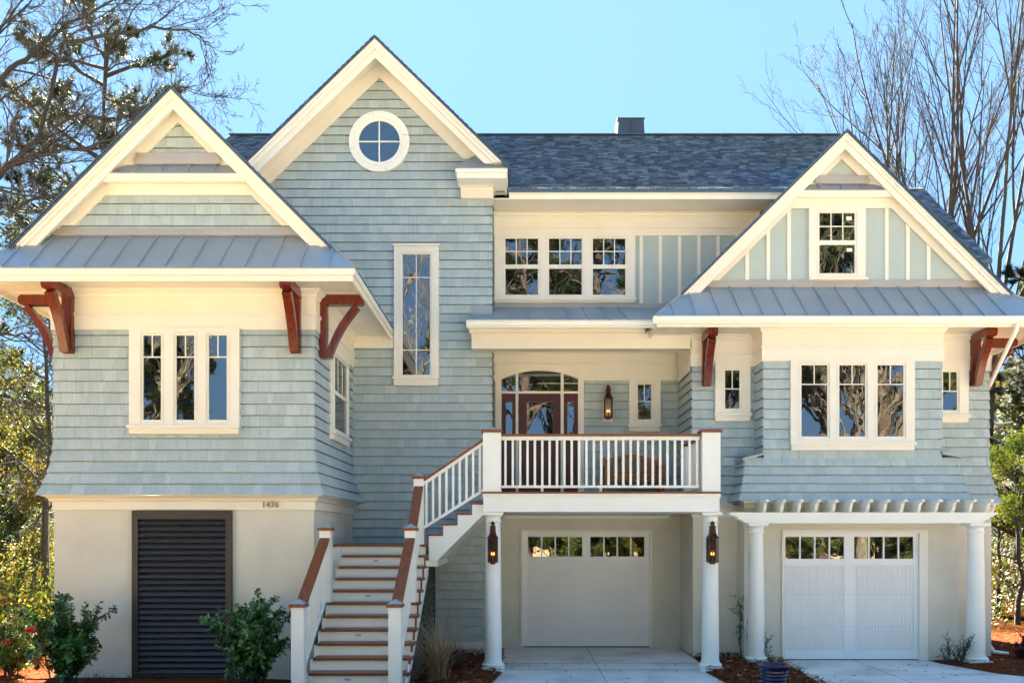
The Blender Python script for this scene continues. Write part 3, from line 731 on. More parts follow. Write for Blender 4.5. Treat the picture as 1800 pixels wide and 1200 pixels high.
window(front(RY), G(RY-.05, 1422, 1521, 366, 489), [dh(RY, 1439.6, 1501.5, 375, 424.4, 432, 481, stick=[G(RY, 1486.5, 1495.5, 382, 388.5), G(RY, 1487, 1496.5, 437.5, 443.5)])], sill=G(RY-.07, 1423, 1524, 488, 492.5))
# pent roof
REY = 15.2; RE0, RE1 = X(1150, REY), 9.4; rz_e = Z(557, REY); rz_t = Z(504, RY-.02)
ev = [(RE0, REY, rz_e), (RE1, REY, rz_e)]; xt0, xt1 = RXC-(RP-.02-rz_t)/RS, RXC+(RP-.02-rz_t)/RS
tp = [(xt0, RY-.03, rz_t), (xt1, RY-.03, rz_t)]
sm = []
for px in (1186, 1225, 1266.5, 1305, 1344, 1383, 1422, 1461, 1500.5, 1539.7, 1578.5, 1617, 1656, 1694.5, 1733, 1771):
    xb = X(px, REY); f = 1.0
    if xb > xt1: f = (RE1-xb)/(RE1-xt1)
    if xb < xt0: f = (xb-RE0)/(xt0-RE0)
    sm.append(((xb, REY, rz_e), (xb, REY+(RY-.03-REY)*f, rz_e+(rz_t-rz_e)*f)))
for i in (0, 1): sm.append((ev[i], tp[i]))
seam_roof('metal_roof', ev, tp, sm)
trimbox('flashing', (xt0+.05, xt1-.05, RY-.045, RY-.024, rz_t-.02, Z(493, RY)), (xt0+.03, xt1-.03, RY-.065, RY-.046, rz_t-.02, Z(498, RY)), m='flash')
gutter(RE0-.03, RE1+.05, REY+.03, rz_e-.004)
fb2 = Z(575, REY+.05)
trimbox('fascia', (RE0+.05, RE1, REY+.031, REY+.06, fb2, rz_e-.02), (RE0+.05, RE0+.08, REY+.061, RY+1.2, fb2, rz_e-.02), (RE1-.03, RE1, REY+.061, REAR-1, fb2, rz_e-.02))
beadboard(RE0+.081, RE1-.031, REY+.061, RY+.05, 5.845)
beadboard(RX1+.001, RE1-.031, RY+.051, REAR-1, 5.846, 'x')
gable_roof(RXC, RP, RS, RE0-.02, RE1+.02, RRY-.07, 18.8)
# cross roof behind the right gable
mb = slope_roof(8.05, 8.49, 15.97, 7.14, 18.75, 9.53); part('shingle_roof', mb, 'roof')
mb = MB(); mb.prism([(18.75, 9.53), (22.4, 6.4), (22.4, 6.34), (18.75, 9.47)], 8.05, 8.49, 'x'); mb.prism([(16.0, 6.7), (16.0, 7.08), (18.75, 9.44), (21.5, 7.08), (21.5, 6.7)], 8.40, 8.44, 'x'); part('ridge_cap', mb, 'roof')
# frieze of the recessed wall
def frieze_bits(x0, x1, Y, zlo, zmid, ztop, dy=.03):
    return [(x0, x1, Y-dy, Y-.017, zlo, ztop), (x0, x1, Y-dy-.02, Y-dy-.001, zmid-.02, zmid+.012), (x0, x1, Y-dy-.035, Y-dy-.0012, ztop-.10, ztop), (x0, x1, Y-dy-.08, Y-dy-.036, ztop-.035, ztop-.0005)]
trimbox('frieze', *frieze_bits(RX0-.036, X(1330, RY), RY, Z(644, RY), Z(621, RY), 5.845))
trimbox('frieze', *frieze_bits(X(1650, RY), RX1+.036, RY, Z(652, RY), Z(628, RY), 5.845))
trimbox('frieze', (RX1+.017, RX1+.03, RY-.03, REAR-1, Z(652, RY), 5.845), (RX0-.035, RX0-.018, RY-.03, RY+.099, Z(613, RY), 5.84))
small = lambda a, b, c0, c1, y1, y0, yh, s0, s1, sy1, sy0: window(front(RY), (X(c0, RY-.05), X(c1, RY-.05), Z(sy1, RY), Z(y1-14, RY)), [dict(g=G(RY-.03, a, b, y1, y0), v=[.5], h=[Z(yh, RY)], vtop=Z(yh, RY))], sill=G(RY-.07, s0, s1, sy1, sy0))
small(1274, 1299.5, 1257, 1319, 651, 718, 684, 1256.5, 1320, 726, 739.5)
small(1656.5, 1681, 1640, 1702, 654, 721, 688, 1640, 1703.5, 729, 742)
for px in (1240, 1711): bracket(front(RY), X(px, RY), 4.90, 5.84, .68)
bracket(side(RX1), RY+.32, 4.9, 5.84, .66)
# bay
BX0, BX1 = 4.27, 7.40; bzb = Z(806, BY); bf = Z(635, BY); bft = 5.845
mb = MB(); shingles(mb, front(BY), steps(bzb, bf+.05), BX0, BX1, rng=rg); part('shingle_wall', mb, 'siding')
mb = MB(); shingles(mb, side(BX0, -1), steps(bzb-.1, bf+.05), BY, RY, rng=rg); part('shingle_wall', mb, 'siding')
mb = MB(); shingles(mb, side(BX1), steps(bzb-.1, bf+.05), BY, RY, rng=rg); part('shingle_wall', mb, 'siding')
p = [(0, bf), (-.035, bf), (-.035, Z(614, BY)), (-.055, Z(613, BY)), (-.055, Z(610, BY)), (-.03, Z(609, BY)), (-.03, bft-.10), (-.05, bft-.09), (-.08, bft-.03), (-.10, bft-.02), (-.10, bft)]
mb = MB(); band(mb, p, BX0, BX1, BY, RY); part('frieze', mb, 'trim')
window(front(BY), G(BY-.05, 1389.5, 1607.5, 632, 777), [dict(g=G(BY-.03, a, b, 642, 767), v=[.5], h=[Z(676, BY)], vtop=Z(676, BY)) for a, b in ((1408, 1453.5), (1474.5, 1520), (1541.5, 1587))], sill=G(BY-.07, 1390, 1608.5, 777, 790.5))
# flared skirt over the garage door
SX0, SX1, sk0, sk1 = 3.95, 7.69, Z(879, BY-.33), Z(803, BY)
fl3 = lambda z: .012+.34*max(0.0, min(1.0, (sk1-z)/(sk1-sk0)))**1.7
mb = MB(); shingles(mb, front(BY), steps(sk0, sk1, .165), lambda z: SX0-.55*fl3(z), lambda z: SX1+.25*fl3(z), fl3, rng=rg); part('skirt_wall', mb, 'siding')
mb = MB(); shingles(mb, side(SX0, -1), steps(sk0, sk1, .165), lambda z: BY-fl3(z), RY, lambda z: .55*fl3(z), rng=rg); part('skirt_wall', mb, 'siding')
mb = MB(); shingles(mb, side(SX1), steps(sk0, sk1, .165), lambda z: BY-fl3(z), RY, lambda z: .25*fl3(z), rng=rg); part('skirt_wall', mb, 'siding')
mb = MB()
for a, b, c0, c1 in ((SX0-.06, BX0+.02, sk1-.07, sk1+.045), (BX1-.02, SX1+.04, sk1+.045, sk1-.02)):
    mb.prism([(a, c0), (b, c1), (b, c1+.03), (a, c0+.05)], BY-.09, RY-.02)
part('metal_cap', mb, 'metal')
# stucco ground floor of the right wing
zc = sk0+.0
GX0, GX1 = X(1376, BY), X(1628, BY); gh = Z(934, BY)
mb = MB()
mb.box(3.93, GX0, BY, BY+.3, 0, zc-.01); mb.box(GX1, 7.70, BY, BY+.3, 0, zc-.01); mb.box(GX0, GX1, BY, BY+.3, gh, zc-.01)
mb.box(3.93, 3.96, BY+.3, RY, 0, zc-.01); mb.box(7.67, 7.70, BY+.3, RY, 0, zc-.01)
mb.box(RX0, 3.93, RY-.08, RY+.2, 0, zbt-.12); mb.box(7.70, RX1, RY-.08, RY+.2, 0, zbt-.02); mb.box(RX1-.2, RX1, RY+.2, REAR-1, 0, zbt-.02)
mb.box(RX0-.0, RX0+.2, RY+.2, EY+.05, 0, 2.58)
part('stucco_wall', mb, 'stucco')
trimbox('water_table', (RX0-.03, 3.93, RY-.11, RY-.079, zbt-.25, zbt-.03), (RX0-.03, SX0-.12, RY-.145, RY-.078, zbt-.029, zbt-.002), (SX0-.1, SX1+.05, BY-.30, BY-.001, sk0-.03, sk0-.004), (7.72, RX1+.11, RY-.145, RY-.078, zbt-.03, zbt-.002))
# garage doors
def garage(Y, fx0, fx1, ytop, ybot, groups, gy0, gy1, beads, lines, right_jamb=0):
    a, b = X(fx0, Y), X(fx1, Y); zt__ = Z(ytop, Y)
    mb = MB(); mb.T = front(Y); j = .05
    mb.box(a-.02, a+j-.02, -.1, .03, 0.005, zt__+.03); mb.box(b-j+.02-right_jamb, b+.02, -.1, .03, 0.005, zt__+.03); mb.box(a+j-.02, b-j+.02-right_jamb, -.1, .03, zt__-.02, zt__+.03)
    gd = part('garage_door', mb, 'trim')
    D0, D1 = a+j-.02, b-j+.02-right_jamb; zb_ = .02
    gz0, gz1 = Z(gy1, Y), Z(gy0, Y); top = zt__-.02
    mb = MB(); mb.T = front(Y)
    gs = [(X(p, Y), X(q, Y)) for p, q in groups]
    base = -.06
    # rails and stiles
    st = .0
    mb.box(D0, gs[0][0], base, base+.03, zb_, top); mb.box(gs[-1][1], D1, base, base+.03, zb_, top)
    mb.box(gs[0][1], gs[1][0], base, base+.03, zb_, top)
    for (p, q) in gs:
        mb.box(p, q, base, base+.03, gz1, top); mb.box(p, q, base, base+.03, gz0-.12, gz0); mb.box(p, q, base, base+.03, zb_, zb_+.16)
        n = beads; w = (q-p)/n                                       # bead board field
        zs2 = [zb_+.16]+[Z(l, Y) for l in lines[::-1]]+[gz0-.12]
        for i in range(n):
            for k in range(len(zs2)-1): mb.box(p+w*i+.007, p+w*(i+1)-.007, base, base+.020, zs2[k]+.003, zs2[k+1]-.003)
        mb.box(p, q, base-.01, base+.004, zb_+.16, gz0-.12)
    part('door_leaf', mb, 'garage', gd)
    mb = MB(); mb.T = front(Y)
    for l in lines: mb.box(D0+.01, D1-.01, base+.0301, base+.0312, Z(l, Y)-.0025, Z(l, Y)+.0025)
    part('section_joint', mb, 'stucco', gd)
    for (p, q) in gs:
        mb = MB(); mb.T = front(Y); w = (q-p)/4
        mb.box(p, q, base, base+.010, gz0, gz1); part('pane', mb, 'glass', gd)
        for i in (1, 2, 3):
            mb = MB(); mb.T = front(Y); mb.box(p+w*i-.014, p+w*i+.014, base+.0105, base+.028, gz0, gz1); part('muntin', mb, 'garage', gd)
    mb = MB(); mb.T = front(Y); mb.box(D0, D1, base-.01, base+.025, .004, zb_); part('weather_seal', mb, 'dark', gd)
    return gd
garage(BY+.0, 1376, 1628, 934, 1160, ((1379.5+2, 1485), (1502.5, 1607)), 943, 981.6, 22, (1044.5, 1101.5), right_jamb=.10)
G1Y = 17.42
garage(G1Y, 917, 1144, 934, 1137, ((928.6, 1023.6), (1038, 1133)), 943, 977.7, 22, (1033, 1084))
mb = MB(); a, b, c = X(917, G1Y), X(1144, G1Y), Z(934, G1Y)
mb.box(TR-.3, a, G1Y, G1Y+.1, 0, 2.6); mb.box(b, RX0+.1, G1Y, G1Y+.1, 0, 2.6); mb.box(a, b, G1Y, G1Y+.1, c, 2.6)
mb.box(TR-.15, TR, TY+.02, G1Y, 0, 2.58)
part('stucco_wall', mb, 'stucco')
for px in (914, 1147): trimbox('control_joint', (X(px, G1Y)-.004, X(px, G1Y)+.004, G1Y-.0015, G1Y-.0003, c+.03, 2.56), m='stucco')

# ---- PORCH ----------------------------------------------------------------------------------------
px0, px1 = X(849.5, PY), X(1267, PY)
trimbox('porch_beam', (px0, px1-.02, PY, PY+.3, Z(899, PY), Z(874, PY)), (px0-.012, px1-.005, PY-.02, PY+.3, Z(874, PY)+.001, Z(866.5, PY)), (px1-.32, px1-.02, PY+.301, RY-.1, Z(899, PY), Z(867, PY)), (px0, px0+.3, PY+.301, TY-.02, Z(899, PY), Z(867, PY)), m='white')
mb = MB()
mb.box(px0-.03, px1+.01, PY-.045, EY-.03, DZ-.03, DZ)
part('porch_floor', mb, 'rail')
trimbox('porch_ceiling', (px0+.301, px1-.321, PY+.301, G1Y-.01, 2.575, 2.6), (px0+.301, px1-.321, G1Y-.10, G1Y-.011, 2.53, 2.574))
def column(x, y, r0, r1, zcap, base_h=.14, name='column'):
    mb = MB()
    mb.box(x-r0*1.32, x+r0*1.32, y-r0*1.32, y+r0*1.32, 0.0, base_h*.45)
    prof = [(r0*1.30, base_h*.451), (r0*1.34, base_h*.58), (r0*1.34, base_h*.72), (r0*1.24, base_h*.82), (r0*1.1, base_h*.92), (r0*1.1, base_h), (r0*1.02, base_h+.03), (r0, base_h+.08)]
    H_ = zcap-.17
    for i in range(1, 11): t = i/10; prof.append((r0+(r1-r0)*(t**1.6), base_h+.08+(H_-base_h-.08)*t))
    prof += [(r1*1.12, H_+.005), (r1*1.14, H_+.02), (r1*1.02, H_+.03), (r1*1.02, H_+.085), (r1*1.25, H_+.115), (r1*1.3, H_+.125)]
    mb.lathe(prof, x, y, 36)
    mb.box(x-r1*1.38, x+r1*1.38, y-r1*1.38, y+r1*1.38, H_+.126, zcap)
    o = part(name, mb, 'white', smooth=True, auto=True)
    return o
CYP = PY+.18
column(X(867, CYP), CYP, .140, .118, Z(899.5, PY)); column(X(1248.5, CYP), CYP, .140, .118, Z(899.5, PY))
cy2 = 15.22
column(X(1329, cy2), cy2, .143, .122, Z(919, cy2-.1)); column(X(1715, cy2), cy2, .150, .125, Z(919, cy2-.1))
def newel(mbp, mbc, x, y, w, z0, z1):
    """white post with a brown collar and a grey pyramid cap; z1 = top of the collar"""
    mbp.box(x-w/2, x+w/2, y-w/2, y+w/2, z0, z1-.045)
    mbp.box(x-w/2-.01, x+w/2+.01, y-w/2-.01, y+w/2+.01, z0, z0+.02)
    mbc.box(x-w/2-.025, x+w/2+.025, y-w/2-.025, y+w/2+.025, z1-.0449, z1, 0)
    h = w/2+.012; i = mbc.add([(x-h, y-h, z1+.001), (x+h, y-h, z1+.001), (x+h, y+h, z1+.001), (x-h, y+h, z1+.001), (x, y, z1+.065)])
    for f in ((0, 1, 4), (1, 2, 4), (2, 3, 4), (3, 0, 4), (0, 1, 2, 3)): mbc.f.append(tuple(i+k for k in f)); mbc.m.append(1); mbc.r.append(.5)
def add_newel(parent, x, y, w, z0, z1):
    a, b = MB(), MB(); newel(a, b, x, y, w, z0, z1)
    o = part('newel_post', a, 'white', parent); part('post_cap', b, ['rail', 'metal'], parent); return o
mb = MB(); pyc = PY+.165; hz_ = Z(764.5, PY+.1)
lx, rx = X(881, pyc-.1), X(1231, pyc-.1)
mb.box(lx, rx, pyc-.07, pyc+.07, hz_-.015, hz_+.022); 
rail = part('porch_railing', mb, 'rail')
mb = MB(); mb.box(lx, rx, pyc-.035, pyc+.035, hz_-.075, hz_-.016); zb3 = Z(855, pyc); mb.box(lx, rx, pyc-.03, pyc+.03, zb3-.02, zb3+.02)
for px in (1055, 1060): pass
mb.box(X(1056, pyc)-.02, X(1056, pyc)+.02, pyc-.02, pyc+.02, DZ, zb3-.021); mb.box(X(953, pyc)-.02, X(953, pyc)+.02, pyc-.02, pyc+.02, DZ, zb3-.021)
part('bottom_rail', mb, 'white', rail)
nb = 27
for i in range(nb):
    px = 888.5+i*(1225-888.5)/(nb-1); x = X(px, pyc)
    mb = MB(); mb.box(x-.019, x+.019, pyc-.019, pyc+.019, zb3+.021, hz_-.076); part('baluster', mb, 'white', rail)
add_newel(rail, X(865.2, pyc), pyc, .292, DZ, Z(754.5, PY)); add_newel(rail, X(1247.3, pyc), pyc, .292, DZ, Z(754.5, PY))
# short return railing against the right wing
mb = MB(); mb.bar((X(1240, pyc), pyc+.15, hz_), (3.06, RY-.12, hz_+.0), .12, .04); part('handrail', mb, 'rail', rail)
a, b = MB(), MB(); a.box(2.94, 3.10, RY-.24, RY-.02, DZ, hz_-.03); b.box(2.90, 3.12, RY-.27, RY-.01, hz_-.029, hz_+.02); part('newel_post', a, 'white', rail); part('post_cap', b, 'rail', rail)
mb = MB()
for i in range(1, 13):
    t = i/13; x = X(1246, pyc)+(3.02-X(1246, pyc))*t; y = pyc+.15+(RY-.26-pyc-.15)*t; mb.box(x-.019, x+.019, y-.019, y+.019, DZ+.09, hz_-.02)
mb.bar((X(1246, pyc), pyc+.15, DZ+.08), (3.02, RY-.26, DZ+.08), .05, .05)
part('bottom_rail', mb, 'white', rail)

# ---- STAIRCASE ------------------------------------------------------------------------------------
r_, t_ = .171, .2465; LZ = 2.05; LYF = 14.46; SXL, SXR = -2.86, -1.515
st = MB()
st.box(LX1+.03, SXR-.02, LYF+.03, TY-.05, LZ-.2, LZ-.036)
stair = part('staircase', st, 'white')
mb = MB(); mb.box(LX1+.03, SXL-.055, LYF-.005, LYF+.028, 0, LZ-.036); part('side_panel', mb, 'white', stair)
mb = MB(); mb.box(LX1+.03, SXR+.02, LYF-.03, TY-.047, LZ-.035, LZ); part('tread', mb, 'rail', stair)
for k in range(0, 12):
    zt2 = LZ-k*r_; yb = LYF-k*t_
    mb = MB(); mb.box(SXL, SXR-.03, yb, yb+.02, zt2-r_+.001, zt2-.036)
    part('riser', mb, 'white', stair)
    if k: 
        mb = MB(); mb.box(SXL-.0, SXR+.02, yb-.03, yb+t_-.001, zt2-.035, zt2); part('tread', mb, 'rail', stair)
    mb = MB(); mb.box(SXR-.029, SXR-.004, yb-.008, yb+.022, zt2-r_+.001, zt2-.036); part('riser_trim', mb, 'rail', stair)
for k, px in ((1, 661), (4, 647), (7, 630), (10, 611)):                 # little step lights on every third riser
    yb = LYF-k*t_; zc_ = LZ-k*r_-.036-.05; x = X(px, yb)
    mb = MB(); mb.box(x-.055, x+.055, yb-.010, yb-.0005, zc_-.028, zc_+.028); mb.box(x-.04, x+.04, yb-.012, yb-.0101, zc_-.015, zc_+.015, 1); part('step_light', mb, ['white', 'metal'], stair)
# stringers under the treads (saw-tooth) and the solid white skirts below the rails
for xs0, xs1 in ((SXR-.075, SXR-.031), (SXL-.05, SXL-.001)):
    poly = [(LYF+.02, LZ-.04)]
    for k in range(0, 12):
        yb = LYF-k*t_+.02; poly += [(yb, LZ-k*r_-.04 if k == 0 else LZ-k*r_-.036), (yb, LZ-(k+1)*r_-.036)]
    ye = LYF-12*t_+.02
    poly = poly+[(ye, 0.002), (ye+.35, 0.002), (LYF+.25, LZ-.5), (LYF+.25, LZ-.04)]
    pp = []
    for q in poly:
        if not pp or (abs(q[0]-pp[-1][0])+abs(q[1]-pp[-1][1])) > 1e-5: pp.append(q)
    mb = MB(); mb.prism(pp, xs0, xs1, 'x'); part('stringer', mb, 'white', stair)
mb = MB(); mb.prism([(LYF-12*t_-.0, .02), (LYF-12*t_+.30, .02), (LYF+.24, LZ-.46), (LYF+.24, LZ-.26)], SXR-.029, SXR-.006, 'x'); part('stringer', mb, 'white', stair)
# first-flight railings
RXR, RXL = -1.654, -2.93
nys = [11.73, 13.37, LYF+.04]; nzs = [Z(1060.5, 11.7), Z(927, 13.35), Z(836.5, LYF)]
def tread_z(y): 
    k = math.ceil((LYF-y)/t_-1e-6); return LZ-max(0, k)*r_
for xn, cnt in ((RXR, 3), (RXL, 2)):
    for i in range(cnt): add_newel(stair, xn, nys[i], .165, max(0, tread_z(nys[i])-.0), nzs[i])
    for i in range(cnt-1):
        y0, y1 = nys[i]+.083, nys[i+1]-.083; z0, z1 = nzs[i]-.02, nzs[i+1]-.17
        if i == 1: z0, z1 = nzs[1]-.06, nzs[2]-.18
        mb = MB(); mb.bar((xn, y0, z0-.03), (xn, y1, z1), .145, .04); part('handrail', mb, 'rail', stair)
        mb = MB(); mb.bar((xn, y0, z0-.09), (xn, y1, z1-.06), .06, .07)
        mb.bar((xn, y0, tread_z(y0)+.15), (xn, y1, tread_z(y0)+.15+(z1-z0+.03)), .05, .05)
        part('bottom_rail', mb, 'white', stair)
        n = max(2, int((y1-y0)/.105))
        for j in range(n):
            t = (j+.5)/n; y = y0+(y1-y0)*t; zt5 = z0-.03+(z1-z0+.03)*t-.09; zb5 = tread_z(y0)+.16+(z1-z0+.03)*t
            mb = MB(); mb.box(xn-.018, xn+.018, y-.018, y+.018, zb5, zt5); part('baluster', mb, 'white', stair)
# second flight: four treads to the right, up to the deck
tw = .235; r2 = (DZ-LZ)/5
for k in range(5):
    x = SXR+.02+k*tw; z = LZ+k*r2
    mb = MB(); mb.box(x, x+.02, LYF+.02, TY-.02, z+.001, z+r2-.031); part('riser', mb, 'white', stair)
    if k < 4:
        mb = MB(); mb.box(x-.03, x+tw-.001, LYF-.025, TY-.02, z+r2-.03, z+r2); part('tread', mb, 'rail', stair)
        mb = MB(); mb.box(x-.014, x-.0005, LYF-.01, LYF+.02, z+.001, z+r2-.031); part('riser_trim', mb, 'rail', stair)
poly = [(SXR+.02, LZ-.02)]
for k in range(5):
    x = SXR+.02+k*tw; z = LZ+k*r2
    poly += [(x, z+r2-.031), (x+tw, z+r2-.031)] if k < 4 else [(x, DZ-.031)]
e_x = px0-.001
poly = [q for q in poly if q[0] <= e_x]+[(e_x, DZ-.2), (e_x, Z(903, PY)), (SXR+.16, LZ-.26), (SXR+.02, LZ-.26)]
mb = MB(); mb.prism(poly, LYF-.008, LYF+.019); part('stringer', mb, 'white', stair)
mb = MB(); mb.prism([(SXR+.16, LZ-.255), (e_x, Z(903, PY)), (e_x, Z(903, PY)+.03), (SXR+.16, LZ-.225)], LYF+.0195, TY-.03)
sl = (Z(903, PY)-(LZ-.255))/(e_x-SXR-.16)
part('stair_soffit', mb, 'trim', stair)
mb = MB(); mb.box(SXR-.25, SXR+.16, LYF+.02, TY-.05, LZ-.36, LZ-.262); part('landing_beam', mb, 'trim', stair)
xa, za, xb_, zb_ = RXR+.083, Z(844, LYF), X(850, pyc), Z(773, pyc)
mb = MB(); mb.bar((xa, pyc-.0, za), (xb_, pyc-.0, zb_), .10, .035, (0, 0, 1)); part('handrail', mb, 'rail', stair)
bza, bzb_ = Z(926.5, LYF), Z(861, LYF)
mb = MB(); mb.bar((xa, pyc, za-.05), (xb_, pyc, zb_-.05), .06, .05); mb.bar((xa, pyc, bza), (xb_, pyc, bzb_), .05, .045); part('bottom_rail', mb, 'white', stair)
for i in range(9):
    t = (i+.35)/8.9; x = xa+(xb_-xa)*t
    mb = MB(); mb.box(x-.019, x+.019, pyc-.019, pyc+.019, bza+(bzb_-bza)*t+.015, za+(zb_-za)*t-.07); part('baluster', mb, 'white', stair)
# dark louvered panel closing the space under the stair
mb = MB(); lxp = -1.60
mb.prism([(11.75, .02), (TY-.06, .02), (TY-.06, 1.72), (14.7, 1.72), (14.5, 1.70)], lxp-.05, lxp-.03, 'x')
for y in (12.6, 14.75, TY-.13): mb.box(lxp-.029, lxp+.012, y-.045, y+.045, .02, min(1.70, max(.1, (y-11.9)*.66)))
lp = part('louver_panel', mb, 'dark')
mb = MB()
for i in range(15):
    z = .1+i*.108; y0 = max(11.9, 12.0+z*1.47)
    if y0 > TY-.4: break
    i0 = mb.add([(lxp-.028, y0, z+.09), (lxp-.028, TY-.18, z+.09), (lxp+.022, TY-.18, z), (lxp+.022, y0, z), (lxp-.028, y0, z+.08), (lxp-.028, TY-.18, z+.08), (lxp+.018, TY-.18, z-.012), (lxp+.018, y0, z-.012)])
    for f in ((0, 1, 2, 3), (4, 5, 6, 7), (2, 3, 7, 6), (0, 3, 7, 4)): mb.f.append(tuple(i0+k for k in f)); mb.m.append(0); mb.r.append(.5)
part('slat_panel', mb, 'dark', lp)

# ---- PERGOLA OVER THE RIGHT GARAGE ------------------------------------------------------------------
pb0, pb1 = Z(919, cy2-.1), Z(900, cy2-.1)
bl, br = X(1282, cy2-.1), X(1754, cy2-.1)
def ogee(xtip, xin, z0, z1): 
    w = xin-xtip; h = z1-z0
    return [(xtip, z1), (xtip, z1-h*.22), (xtip+w*.18, z1-h*.26), (xtip+w*.42, z1-h*.38), (xtip+w*.55, z1-h*.62), (xtip+w*.72, z1-h*.68), (xtip+w*.8, z1-h*.8), (xin, z0)]
mb = MB(); o1 = ogee(bl, bl+.28, pb0, pb1); o2 = ogee(br, br-.28, pb0, pb1)
mb.prism(o1+o2[::-1], cy2-.10, cy2-.04)
mb.prism(o1+o2[::-1], cy2+.04, cy2+.10)
pg = part('pergola', mb, 'white')
for i in range(14):
    px = 1353+i*(1741-1353)/13; yt0 = cy2-.33; x = X(1347.5+i*(1744-1350)/13, yt0) if False else X(1240+(px-1240)*1.0, yt0)
    x = X(1240+350/3.214+i*(1625-352)/13/3.214, yt0)
    zt3 = Z(877.5, yt0); zb3_ = pb1+.001
    # rafter tail: shallow tip, S-curve down to its bearing on the beam
    yy = [(yt0, zt3), (yt0, zt3-.035), (yt0+.07, zt3-.042), (yt0+.12, zt3-.075), (yt0+.16, zb3_+.035), (yt0+.20, zb3_), (BY-.02, zb3_), (BY-.02, zt3)]
    mb = MB(); mb.prism(yy, x-.026, x+.026, 'x'); part('rafter', mb, 'white', pg)

# ---- downspout -------------------------------------------------------------------------------------
mb = MB(); dx_ = X(1781, REY+.1)
mb.tube([(dx_, REY-.02, rz_e-.08), (dx_, REY+.0, rz_e-.22), (dx_-.03, REY+.1, rz_e-.36), (RX1+.10, RY+.14, 4.98), (RX1+.05, RY+.2, 4.86), (RX1+.045, RY+.2, 4.7), *[(RX1+fl2(z)+.045, RY+.2, z) for z in (3.6, 3.4, 3.2, 3.05, 2.95, 2.85, zbt)], (RX1+.19, RY+.2, zbt-.06), (RX1+.06, RY+.15, zbt-.28), (RX1+.055, RY+.1, .2), (RX1+.08, RY-.02, .08), (RX1+.3, RY-.1, .05)], .036, 10, cap=True)
part('downspout', mb, 'white', smooth=True)

# ---- hidden sides and rear -------------------------------------------------------------------------
mb = MB()
mb.box(-6.4, 7.0, REAR-.1, REAR, 0, 8.9); mb.box(-6.5, -6.4, 17.6, REAR, 0, 8.75); mb.box(7.0, 7.1, 18.0, REAR, 0, 8.7)
mb.box(-6.4, TL, EY, EY+.1, 5.0, 8.7); mb.box(TR, 7.0, EY+.13, EY+.2, 2.6, 8.6)
mb.box(TL-.1, TL, TY, EY, 5.0, 8.6); mb.box(7.0, RX1-.01, REAR-1.1, REAR-1, 0, 5.9); mb.box(LX0, -6.4, REAR-3.1, REAR-3, 2.6, 6)
part('rear_wall', mb, 'siding')

# ================================================================== THINGS ON AND ROUND THE HOUSE
def lantern(name, x, yw, zb, zt_, label, plate=False):
    """copper gas lantern hung on a wall plane y = yw; zb..zt = its height"""
    root = empty(name, (x, yw, zb)); tag(root, label, 'lantern', 'copper gas lanterns of the house')
    h = zt_-zb; w = h*.115; y = yw-w*1.25
    z = lambda t: zb+h*t
    a45 = math.pi/4; k2 = math.sqrt(2)
    mb = MB(); mb.box(x-w*1.0, x+w*1.0, yw-.02, yw-.001, z(.06), z(.64))
    if plate: mb.box(x-w*1.2, x+w*1.2, yw-.026, yw-.0205, z(-.05), z(.70), 1)
    mb.build('back_plate', ['bronze', 'trim'], root)
    mb = MB()
    mb.lathe([(w*.5*k2, z(0)), (w*.5*k2, z(.035)), (w*1.0*k2, z(.04)), (w*1.02*k2, z(.06)), (w*.92*k2, z(.065))], x, y, 4, rot=a45)
    for sx in (-1, 1):
        for sy in (-1, 1): mb.box(x+sx*w*.92-.008, x+sx*w*.92+.008, y+sy*w*.92-.008, y+sy*w*.92+.008, z(.06), z(.60))
    for zz in (.07, .59): 
        mb.box(x-w*.95, x+w*.95, y-w*.95, y-w*.8, z(zz), z(zz+.018)); mb.box(x-w*.95, x-w*.8, y-w*.8, y+w*.95, z(zz), z(zz+.018)); mb.box(x+w*.8, x+w*.95, y-w*.8, y+w*.95, z(zz), z(zz+.018))
    mb.build('cage', 'bronze', root)
    mb = MB()
    mb.lathe([(w*1.2*k2, z(.605)), (w*1.22*k2, z(.615)), (w*.95*k2, z(.63)), (w*.75*k2, z(.67)), (w*.6*k2, z(.73)), (w*.53*k2, z(.86)), (w*.66*k2, z(.87)), (w*.66*k2, z(.88)), (w*.35*k2, z(.885)), (w*.35*k2, z(.94)), (w*.58*k2, z(.945)), (w*.3*k2, z(.97)), (w*.03, z(1.0))], x, y, 4, rot=a45)
    mb.build('hood', 'bronze', root)
    mb = MB(); mb.box(x-w*.86, x+w*.86, y-w*.90, y-w*.88, z(.09), z(.585)); mb.box(x-w*.90, x-w*.88, y-w*.86, y+w*.86, z(.09), z(.585)); mb.box(x+w*.88, x+w*.90, y-w*.86, y+w*.86, z(.09), z(.585))
    mb.build('lantern_glass', 'lglass', root)
    mb = MB(); mb.tube([(x, y, z(.06)), (x, y, z(.20))], .010, 8, cap=True); mb.tube([(x-.02, y, z(.20)), (x+.02, y, z(.20))], .008, 6, cap=True); mb.build('burner', 'number', root)
    mb = MB()
    for s_ in (-1, 1): mb.lathe([(.001, z(.205)), (.008, z(.22)), (.009, z(.235)), (.005, z(.26)), (.001, z(.285))], x+s_*.018, y, 8)
    mb.build('flame', 'flame', root, smooth=True)
    for o in COL.objects:
        if o.parent == root: o.matrix_parent_inverse = Matrix.Translation(root.location).inverted()
    return root
lantern('gas_lantern', X(866.3, 14.25), CYP-.125, Z(991, 14.25), Z(915, 14.25), 'copper gas lantern on the round column at the foot of the stairs')
lantern('gas_lantern', X(1252.5, 14.25), CYP-.125, Z(991, 14.25), Z(915, 14.25), 'copper gas lantern on the column between the two garage doors')
